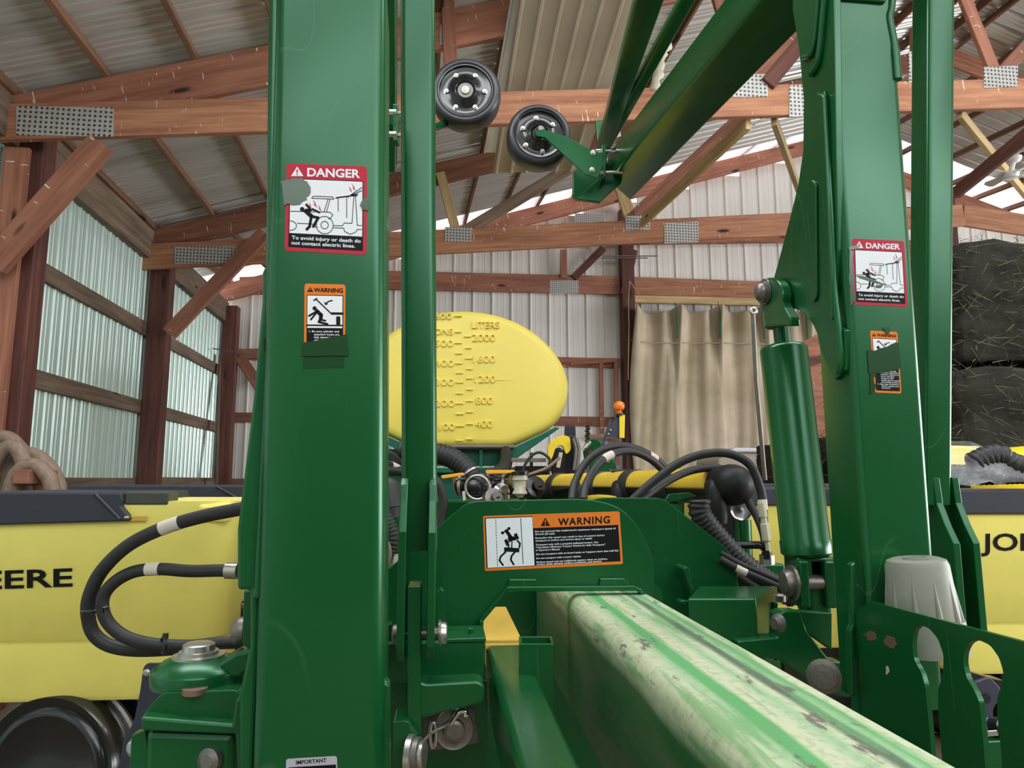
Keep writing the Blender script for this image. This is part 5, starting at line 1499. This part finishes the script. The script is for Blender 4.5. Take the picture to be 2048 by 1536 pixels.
MB().tube([at(x, y, 2.97) for x, y in circ((955, 975), 24, 24)] + [at(979, 975, 2.97)], .006, 8).build('clamp_band', STEEL, el)
plate('orange_gasket', rpoly([(905, 955), (912, 950), (918, 980), (908, 982)], 3), facing(3.15, 0), .02, ORANGE, el)
plate('white_tag', [(924, 983), (930, 982), (932, 1000), (926, 1002)], facing(2.95, 0), .002, TAG, el)
fb = thing('filter_bowl', 'milky plastic filter bowl with a black top below the tank', 'filter', at(1040, 985, 2.9))
MB().lathe(at(1040, 950, 2.9), (0, 0, -1), [(0, .030), (.02, .032), (.022, .026), (.06, .024), (.07, .03), (.075, .03), (.08, .02), (.09, .012)], 24).build('bowl', CLEAR, fb)
MB().lathe(at(1040, 950, 2.9), (0, 0, 1), [(0, .036), (.012, .036), (.016, .025)], 20).build('bowl_top', PLASTIC, fb)
MB().tube([at(1040, 975, 2.9), at(1043, 985, 3.1), at(1045, 1010, 3.48)], .012, 8).build('bowl_bracket', STEEL_DK, fb)
for i, (x, y, Y, r, lab) in enumerate(((1000, 985, 3.0, .03, 'small chrome pump part under the tank, upper'), (985, 998, 2.95, .035, 'small dark pump body under the tank'), (1068, 975, 3.2, .04, 'black hose elbow right of the filter bowl'))):
    t = thing('pump_part', lab, 'fitting', at(x, y, Y))
    MB().lathe(at(x, y, Y), (.5, -1, .3), [(-.06, r), (0, r), (.004, r*1.2), (.02, r*1.2), (.024, r*.6), (.05, r*.6)], 20).build('pump_body', (CHROME, STEEL_DK, PLASTIC)[i], t)
    MB().tube([at(x, y, Y), at(x, 1015, 3.5)], r*.5, 10).build('pump_mount', PLASTIC, t)
    MB().lathe(at(x+8, y+6, Y-.02), (0, -.5, 1), [(-.03, r*.5), (.03, r*.5)], 14).build('pump_pipe', (STEEL, PLASTIC, PLASTIC)[i], t)
db = thing('toolbar', 'dark green planter toolbar running behind the hoses', 'beam', at(1100, 1020, 3.4))
plate('toolbar_tube', [(700, 1004), (1370, 994), (1370, 1100), (700, 1110)], facing(3.45, .09), .18, GREEN, db, bevel=.01)
for px_ in (760, 1200):
    q = at(px_, 1080, 3.55); MB().box(V((q.x, q.y, q.z/2)), V((.12, 0, 0)), V((0, .12, 0)), V((0, 0, q.z))).build('toolbar_leg', GREEN, db, .004)
ga = thing('gauge_dial', 'round silver gauge on a green standpipe under the domed pipe cap', 'gauge', at(1482, 1100, 2.4))
MB().lathe(at(1482, 1020, 2.4), (-.1, -1, .15), [(-.02, .034), (0, .036), (.004, .034), (.002, .028), (.003, .002)], 28).build('dial', CHROME, ga)
MB().lathe(at(1484, 1040, 2.42), (0, 0, -1), [(0, .030), (.07, .030), (.072, .036), (.085, .036), (.087, .03), (.20, .03)], 24).build('standpipe', GREEN, ga)
hf = thing('hose_elbow_fitting', 'black elbow fitting with a hex bolt on the rear beam', 'fitting', at(1525, 1110, 2.2))
MB().tube(spline([at(1460, 1090, 2.22), at(1510, 1090, 2.2), at(1527, 1092, 2.2), at(1533, 1100, 2.2), at(1534, 1122, 2.2)], 5), .012, 12).build('elbow', PLASTIC, hf)
MB().lathe(at(1534, 1118, 2.19), (0, 0, 1), [(0, .015), (.02, .015)], 6, False).build('elbow_nut', PLASTIC, hf)
wf = thing('white_fitting', 'long white hose fitting standing before the yellow hopper', 'fitting', at(1526, 1070, 2.18))
MB().lathe(at(1522, 1000, 2.18), (.10, 0, -1), [(0, .010), (.01, .013), (.05, .013), (.052, .010), (.07, .010), (.072, .014), (.12, .014), (.125, .008), (.15, .008)], 8, False).build('fitting_body', CLEAR, wf)
bk = thing('black_bracket', 'black upright steel bracket between ribbed hose and gauge', 'bracket', at(1450, 1080, 2.5))
plate('bracket_plate', [(1420, 1000), (1474, 996), (1474, 1200), (1440, 1200)], facing(2.5, .09), .02, PLASTIC, bk)
MB().box(V((at(1455, 1190, 2.52).x, 2.75, at(1455, 1190, 2.52).z)), V((.06, 0, 0)), V((0, .5, 0)), V((0, 0, .04))).build('bracket_arm', PLASTIC, bk, .003)
fl_ = thing('fertilizer_cap', 'small yellow cap behind the top edge of the cross plate', 'cap', at(1205, 992, 2.4))
MB().lathe(at(1200, 1000, 2.4), (0, 0, 1), [(0, .055), (.012, .055), (.016, .03), (.018, .01)], 20).build('cap', YEL_PLAIN, fl_)

# ------------------------------------------------------------------ beacon
bc = thing('warning_beacon', 'amber beacon with a yellow reflector on a dark slanted bracket', 'beacon', at(1238, 830, 4.0))
YB = 4.0
MB().lathe(at(1239, 828, YB), (0, 0, 1), [(0, .018), (.006, .022), (.012, .012), (.018, .012), (.026, .026), (.045, .031), (.06, .028), (.07, .016), (.074, .003)], 28).build('lens', AMBER, bc)
MB().lathe(at(1239, 830, YB), (0, 0, 1), [(-.004, .026), (.004, .026)], 20).build('lens_base', PLASTIC, bc)
plate('reflector', [(1239, 830), (1250, 830), (1249, 876), (1239, 875)], facing(YB-.02, 0), .004, YEL_PLAIN, bc, bevel=0)
plate('bracket_sheet', rpoly([(1232, 832), (1240, 828), (1240, 876), (1214, 874), (1222, 850)], 3), facing(YB, 0), .004, NAVY, bc, bevel=0)
MB().box((at(1218, 850, YB)+at(1184, 955, YB))/2, at(1224, 834, YB)-at(1182, 960, YB), V((.02, 0, .008)), V((0, .006, 0))).build('bracket_arm', NAVY, bc, .001)
for p in ((1221, 860), (1217, 868)):
    MB().lathe(at(*p, YB-.01), (0, -1, 0), [(0, .007), (.006, .006)], 10).build('bolt', STEEL, bc)

# ------------------------------------------------------------------ row unit parts right of the tank
ru = thing('seed_meter', 'black and yellow seed meter housing right of the tank', 'seed meter', at(1130, 920, 4.2))
plate('meter_back', rpoly([(1128, 872), (1150, 870), (1158, 885), (1158, 940), (1152, 952), (1128, 952)], 6), facing(4.25, 0), .10, PLASTIC, ru, bevel=.01)
plate('meter_yellow', rpoly([(1096, 892), (1108, 876), (1128, 870), (1140, 874), (1142, 900), (1132, 910), (1126, 890), (1112, 892), (1104, 918), (1096, 925)], 6), facing(4.15, 0), .08, YEL_PLAIN, ru, bevel=.012)
plate('meter_front', rpoly([(1102, 905), (1118, 892), (1132, 905), (1134, 952), (1104, 952)], 8), facing(4.16, 0), .08, PLASTIC, ru, bevel=.01)
MB().tube([at(1116, 935, 4.1), at(1122, 905, 4.1)], .012, 10).build('meter_lever', CLEAR, ru)
for x in (1146, 1152): MB().tube(spline([at(x, 876, 4.1), at(x+6, 900, 4.1), at(x+2, 940, 4.1)], 6), .010, 10).build('chrome_strip', STEEL_DK, ru)
cc = thing('hose_coil', 'coiled thin black hose hanging behind the seed meter', 'hose coil', at(1145, 862, 4.6))
for k in range(5):
    MB().tube([at(1133+3.5*k+2*math.cos(a*.35), 868+17*math.sin(a*.35), 4.6) for a in range(19)], .008, 8).build('coil_turn', RUBBER, cc)
cc2 = thing('black_chain', 'black chain strip hanging right of the coiled hose', 'chain', at(1174, 865, 4.6))
for k in range(9):
    MB().box(at(1174+(k % 2)*2, 852+k*5, 4.6), V((.03, 0, 0)), V((0, .02, 0)), V((0, 0, .012))).build('chain_link', PLASTIC, cc2, .003)
gd = thing('green_bracket', 'green rounded bracket with bolt holes under the beacon arm', 'bracket', at(1185, 900, 4.3))
plate('bracket_plate', rpoly([(1172, 882), (1184, 876), (1200, 880), (1206, 895), (1200, 915), (1186, 930), (1170, 925), (1166, 900)], 8), facing(4.35, 0), .03, GREEN, gd, bevel=.005)
for p in ((1176, 888), (1182, 884)):
    MB().tube([at(*p, 4.3), at(p[0]-10, p[1]+12, 4.3)], .012, 10).build('bracket_rod', STEEL, gd)
plate('red_sticker', [(1176, 905), (1182, 900), (1186, 908), (1180, 914)], facing(4.34, 0), .002, RED, gd, bevel=0)
gd2 = thing('green_disc', 'green round disc with bolt holes near the hose arcs', 'disc', at(1208, 935, 4.2))
MB().lathe(at(1205, 935, 4.2), (-.2, -1, 0), [(-.02, .08), (0, .08), (.002, .072), (.002, .02)], 32).build('disc', GREEN, gd2)
for k in range(6):
    a = k*1.047+.3
    MB().lathe(at(1205+17*math.cos(a), 935+17*math.sin(a), 4.18), (-.2, -1, 0), [(0, .008), (.004, .007)], 10).build('disc_bolt', STEEL_DK, gd2)
gk = thing('rear_deck', 'dark steel deck and frame pieces low behind the cables', 'machine part', at(1070, 930, 4.4))
for i, (x0, y0, x1, y1, mt_) in enumerate(((1022, 916, 1092, 924, STEEL_DK), (1030, 932, 1110, 942, PLASTIC), (1060, 905, 1066, 950, GREEN), (1096, 900, 1100, 950, STEEL_DK), (1020, 942, 1100, 960, PLASTIC))):
    plate(('cross_bar', 'lower_bar', 'green_upright', 'steel_upright', 'sill')[i], [(x0, y0), (x1, y0), (x1, y1), (x0, y1)], facing(4.4+.03*i, 0), .04, mt_, gk)

qd = at(1130, 956, 4.4)
MB().box(V((qd.x, 4.45, qd.z-.03)), V((.80, .05, 0)), V((0, .75, 0)), V((0, 0, .06))).build('deck_plate', STEEL_DK, gk, .004)
for dx in (-.3, .3):
    MB().box(V((qd.x+dx, 4.45, (qd.z-.06)/2)), V((.08, 0, 0)), V((0, .08, 0)), V((0, 0, qd.z-.06))).build('deck_leg', STEEL_DK, gk, .004)
MB().tube([at(1142, 868, 4.62), at(1142, 956, 4.66)], .014, 8).build('coil_post', STEEL_DK, cc)
MB().tube([at(1175, 852, 4.62), at(1176, 956, 4.64)], .012, 8).build('chain_post', STEEL_DK, cc2)
MB().tube([at(1186, 915, 4.37), at(1184, 956, 4.37)], .02, 8).build('bracket_post', GREEN, gd)
MB().box(at(1183, 952, 4.02)+V((0, .10, -.02)), V((.04, 0, 0)), V((0, .25, 0)), V((0, 0, .02))).build('bracket_foot', NAVY, bc, .002)

# ------------------------------------------------------------------ tarp curtain
tp = thing('tarp_curtain', 'stained tan tarp hanging from a rail across the back wall', 'tarp', B(5, D3-.15, -CAMZ))
PT_ = across(D3-.16)
hang = [(1266, 614), (1352, 612), (1438, 612), (1525, 612), (1610, 616), (1700, 618)]
W_, rows_ = 150, 60
A = [PT_.hit(x, y) for x, y in hang]
zb = PT_.hit(1400, 955).z - .35
m = MB(); rnd = random.Random(5)
for j in range(rows_+1):
    v = j/rows_
    for i in range(W_+1):
        u = i/W_*(len(hang)-1); k = min(int(u), len(hang)-2); f = u-k
        top = A[k].lerp(A[k+1], f) - UP*(.10*4*f*(1-f))
        p = V((top.x, top.y, top.z*(1-v)+zb*v))
        near = min(f, 1-f)
        fold = .10*math.exp(-(near/.10)**2)*math.exp(-v*2.6) + .022*math.sin(u*7.1+1.3*math.sin(v*2))*(.25+.75*v)*.6 + .007*math.sin(u*23+v*4) + .07*math.sin((f-.5)*11*(1-v))*math.exp(-v*2)
        wob = .03*math.sin(v*5+u*2)
        m.v.append(p - ED*fold*1.0 + ER*(wob if 0 < i < W_ else -.10*math.sin(v*3.1)*(1 if i == 0 else 0)))
for j in range(rows_):
    for i in range(W_):
        a = j*(W_+1)+i; m.f.append([a, a+1, a+W_+2, a+W_+1]); m.sm.append(True)
ob = m.build('cloth', TARP, tp)
sd = ob.modifiers.new('s', 'SOLIDIFY'); sd.thickness = .006
m = MB().tube([PT_.hit(x, y+ (46 if k else 44), .09) for k, (x, y) in enumerate([(1262, 636), (1300, 640), (1352, 640), (1438, 640), (1530, 642)])], .006, 6); m.build('hem_seam', TARP, tp)
for k, (x, y) in enumerate(((1353, 620), (1439, 620), (1526, 622), (1612, 622))):
    MB().box((PT_.hit(x, y, .13)+PT_.hit(x+3, y+56, .13))/2, PT_.hit(x+3, y+56, .13)-PT_.hit(x, y, .13), V((.03, 0, 0)), V((0, .012, 0))).build('hanging_strap', GREEN, tp, .003)
    MB().tube([PT_.hit(x-3, y-16, .05), PT_.hit(x, y, .12)], .006, 6).build('hook', STEEL_DK, tp)
rope = thing('cord', 'thin cord running from the post down the curtain edge', 'cord', PT_.hit(1255, 600))
MB().tube([PT_.hit(1259, 562, .1), PT_.hit(1257, 600, .1), PT_.hit(1258, 650, .1), PT_.hit(1256, 760, .1)], .006, 6).build('strand', W_PALE, rope)
MB().tube([PT_.hit(1259, 562, .1), PT_.hit(1280, 592, .1)], .006, 6).build('strand', W_PALE, rope)
for i, (y, lab) in enumerate(((512, 'thin horizontal steel rod on the back wall above the post, upper'), (516, 'thin horizontal steel rod just under its twin on the back wall'))):
    MBo = MB().tube([across(D3-.2).hit(1207-3*i, y), across(D3-.2).hit(1315-20*i, y)], .010, 8).build('steel_rod', STEEL_DK)
    tag(MBo, lab, 'rod')
# box / trailer tongue before the curtain
bx_ = thing('white_box', 'white-topped box in front of the tarp curtain', 'box', at(1500, 930, 7.5))
plate('box_lid', [(1468, 895), (1540, 896), (1600, 898), (1600, 905), (1456, 904)], facing(7.5, .09), .8, WHITE, bx_, bevel=.02)
plate('box_body', [(1456, 904), (1600, 904), (1600, 1230), (1440, 1230), (1436, 920)], facing(7.55, .09), .7, TAN_SHEET, bx_, bevel=.02)
cb_ = thing('brown_door', 'brown plywood sheet standing behind the right post', 'board', at(1640, 800, 8.6))
plate('sheet', [(1590, 690), (1636, 668), (1700, 660), (1700, 1198), (1590, 1198)], facing(8.6, .09), .04, W_RED, cb_)
plate('dark_rail', [(1590, 722), (1660, 708), (1660, 722), (1590, 738)], facing(8.55, .09), .03, W_POST, cb_)
wr_ = thing('wrench_rod', 'long steel rod with an eye end leaning beside the hydraulic cylinder', 'rod', at(1510, 900, 2.5))
MB().tube([at(1506, 628, 2.35), at(1512, 760, 2.38), at(1530, 960, 2.42)], .0075, 10).build('rod', STEEL_DK, wr_)
MB().tube([at(x, y, 2.35) for x, y in circ((1507, 622), 5.5, 16)] + [at(1512.5, 622, 2.35)], .006, 8).build('eye', STEEL, wr_)

# hanging wooden frame on the back wall
wf_ = thing('wooden_frame', 'thin red-brown wooden frame hanging on the white back wall', 'frame', across(D3-.08).hit(1215, 940))
Pw = across(D3-.08)
for nm, a, b, w in (('upright', (1202, 722), (1204, 868), .07), ('upright', (1232, 718), (1234, 930), .07), ('rail', (1140, 728), (1236, 720), .05), ('rail', (1170, 872), (1236, 874), .05)):
    beam(nm, Pw.hit(*a), Pw.hit(*b), w, .04, W_RED, wf_, up=Pw.n)

# loose metal sheet leaning on the truss
ms = thing('metal_sheet', 'tan corrugated metal sheet resting on the near truss chord', 'metal sheet', B(.9, D1, 2.9))
def sheet_quad(name, tl, tr, bl, br, Yt, Yb, nr, h, mat, parent):
    TL, TR, BL, BR = at(*tl, Yt), at(*tr, Yt), at(*bl, Yb), at(*br, Yb)
    nrm = (TR-TL).cross(BL-TL).normalized()
    if nrm.y > 0: nrm = -nrm
    prof = rib_profile(1.0, 1.0/nr, 0, h, 0, .045, 0)
    m = MB()
    top = [TL.lerp(TR, x)+nrm*y for x, y in prof]; bot = [BL.lerp(BR, x)+nrm*y for x, y in prof]; n_ = len(prof)
    m.add(top+bot, [(i, i+1, i+1+n_, i+n_) for i in range(n_-1)])
    o = m.build(name, mat, parent); s = o.modifiers.new('s', 'SOLIDIFY'); s.thickness = .002
    return o
sheet_quad('sheet', (1052, -110), (1312, -110), (985, 346), (1165, 340), 4.42, 5.75, 6, .03, TAN_SHEET, ms)
sheet_quad('sheet', (1040, -110), (1105, -110), (968, 305), (1030, 305), 4.50, 5.70, 2, .02, WHITE_STEEL, ms)
ti = thing('torn_insulation', 'torn pale insulation strip hanging beside the green boom', 'insulation', at(1325, 130, 4.7))
rnd = random.Random(11); m = MB(); n_ = 24
L_, R_ = [], []
for k in range(n_+1):
    f = k/n_; y = 50+130*f
    L_.append(at(1335-30*f-6, y, 4.75)); R_.append(at(1352-38*f + rnd.uniform(-5, 5), y+rnd.uniform(-2, 2), 4.70))
m.add(L_+R_, [(i, i+1, i+n_+2, i+n_+1) for i in range(n_)], True); o = m.build('strip', CLEAR, ti)
s = o.modifiers.new('s', 'SOLIDIFY'); s.thickness = .01

# ------------------------------------------------------------------ ceiling fan
fan = thing('ceiling_fan', 'white four-blade ceiling fan hanging from a dark beam', 'fan', at(2020, 350, 6.2))
YF = 6.2; fc = at(2020, 350, YF)
MB().lathe(at(2027, 322, YF), (0, 0, 1), [(-.02, .03), (0, .06), (.03, .07), (.05, .05), (.06, .02)], 20).build('canopy', FANWHITE, fan)
MB().tube([at(2027, 322, YF), fc], .022, 12).build('downrod', FANWHITE, fan)
MB().lathe(fc, (0, 0, 1), [(-.035, .03), (-.03, .06), (.0, .075), (.025, .06), (.03, .03)], 24).build('motor', FANWHITE, fan)
for k in range(4):
    a = math.radians(12+90*k); u = V((math.cos(a), math.sin(a), 0)); w = V((-math.sin(a), math.cos(a), .25)).normalized()
    MB().prism([fc+u*.05-w*.03, fc+u*.22-w*.05, fc+u*.25-w*.03, fc+u*.25+w*.03, fc+u*.22+w*.05, fc+u*.05+w*.03], u.cross(w)*.008).build('blade', FANWHITE, fan, .002)
fw = beam('fan_beam', at(1913, 385, 6.6), at(2090, 240, 5.2), .05, .12, W_POST); tag(fw, 'dark timber carrying the white ceiling fan', 'beam')
hk = MB().tube(spline([at(2027, 318, YF), at(2036, 306, YF), at(2060, 298, YF-.1)], 5), .006, 8).build('fan_cable', FANWHITE, fan)

# ------------------------------------------------------------------ hay
from mathutils import noise as mn
def bale(label, c, sx_, sy_, sz_, seed, strands, rz=0):
    t = thing('hay_bale', label, 'hay bale', c - UP*sz_/2, group='stacked hay bales')
    bm = bmesh.new(); bmesh.ops.create_cube(bm, size=1)
    bmesh.ops.subdivide_edges(bm, edges=bm.edges, cuts=22, use_grid_fill=True)
    R_ = Matrix.Rotation(rz, 4, 'Z')
    for v in bm.verts:
        p = V((v.co.x*sx_, v.co.y*sy_, v.co.z*sz_))
        q = p*2.2 + V((seed*7.1, 0, 0))
        n = mn.noise(q)*.07 + mn.noise(q*3)*.05 + mn.noise(q*7)*.03
        d_ = V((v.co.x**3*sx_, v.co.y**3*sy_, v.co.z**3*sz_)).normalized()
        v.co = c + R_ @ (p + d_*n)
    m = MB(); vi = {v: i for i, v in enumerate(bm.verts)}
    m.add([v.co for v in bm.verts], [[vi[v] for v in f.verts] for f in bm.faces], True)
    faces = [(f.calc_center_median(), f.normal.copy()) for f in bm.faces]
    vv = [v.co.copy() for v in bm.verts]
    bm.free()
    m.build('packed_hay', HAY, t)
    rnd = random.Random(seed); s = MB()
    fs = [f for f in faces if f[1].dot(EYE-f[0]) > 0 or f[1].z > .4]
    for k in range(strands):
        p, n = rnd.choice(fs)
        p = p + V((rnd.uniform(-.05, .05), rnd.uniform(-.05, .05), rnd.uniform(-.05, .05)))
        d_ = (n*rnd.uniform(.0, .7) + V((rnd.uniform(-1, 1), rnd.uniform(-1, 1), rnd.uniform(-1, .8)))).normalized()
        L = rnd.uniform(.06, .18); b = V((rnd.uniform(-1, 1), rnd.uniform(-1, 1), rnd.uniform(-1, .2)))*L*.3
        w = d_.orthogonal().normalized()*rnd.uniform(.0012, .003)
        a0, a1, a2 = p, p+d_*L*.5+b*.4, p+d_*L+b
        i = len(s.v); s.v += [a0-w, a0+w, a1-w, a1+w, a2]
        s.f += [[i, i+1, i+3, i+2], [i+2, i+3, i+4]]; s.sm += [False, False]
    s.build('loose_strands', STRAW, t, kind='stuff')
    return t
Yh = 3.75
def hb_(px, py, Y): return at(px, py, Y)
xl = at(1912, 700, Yh).x
bale('dark hay bale at the foot of the stack', V((xl+1.25, Yh+.9, .52)), 2.5, 1.6, .92, 1, 500)
bale('dark hay bale in the middle of the stack, shaggy face', V((xl+1.28, Yh+.85, 1.55)), 2.5, 1.6, .98, 2, 4500)
bale('topmost hay bale of the stack with sunlit fringe', V((xl+1.40, Yh+.95, 2.46)), 2.5, 1.6, .70, 3, 5500)
bale('hay bale standing behind the hydraulic cylinder', V((at(1680, 850, 6.0).x, 6.3, .9)), .9, 1.0, 1.75, 4, 900)

# ------------------------------------------------------------------ brown hose coil, left
hcg = 'brown suction hoses draped over a timber block'
for lab, Y, pts in (
    ('thick brown rubber hose draped over the timber, topmost hump', 3.75, [(-70, 960), (-45, 905), (-10, 878), (18, 878), (38, 897), (58, 922), (70, 960), (74, 1040)]),
    ('thick brown rubber hose draped over the timber, widest arch', 3.65, [(0, 1040), (2, 985), (12, 940), (36, 912), (66, 910), (92, 928), (110, 955), (120, 990), (122, 1040)]),
    ('thick brown rubber hose draped over the timber, leftmost bend', 3.55, [(-36, 1040), (-30, 985), (-16, 935), (6, 902), (28, 894), (42, 910), (50, 945), (54, 1040)]),
    ('thick brown rubber hose draped over the timber, inner orange arch', 3.45, [(18, 1040), (20, 990), (30, 955), (50, 934), (72, 932), (92, 948), (103, 972), (106, 1040)])):
    P = spline([at(x, y, Y) for x, y in pts], 8); t = thing('suction_hose', lab, 'hose', P[0], group=hcg)
    MB().tube(P, 15/FPX*Y, 16).build('hose', HOSE_BROWN, t)
tb_ = thing('timber_block', 'red-brown timber block poking through the brown hoses', 'timber', at(75, 955, 4.0))
MB().box(at(72, 954, 3.5), V((.075, 0, 0)), V((0, .22, 0)), V((0, 0, .068))).build('block', W_RED, tb_, .005)
MB().box(at(60, 1040, 3.6), V((.10, 0, 0)), V((0, .10, 0)), V((0, 0, .4))).build('stand', W_RED, tb_, .005)
# wire strung to the corner
wi = MB().tube([across(10.0).hit(425, 697), across(10.0).hit(455, 702), across(10.0).hit(512, 712)], .008, 6).build('wire', STEEL_DK)
tag(wi, 'thin wire stretched across the left wall corner post', 'wire')
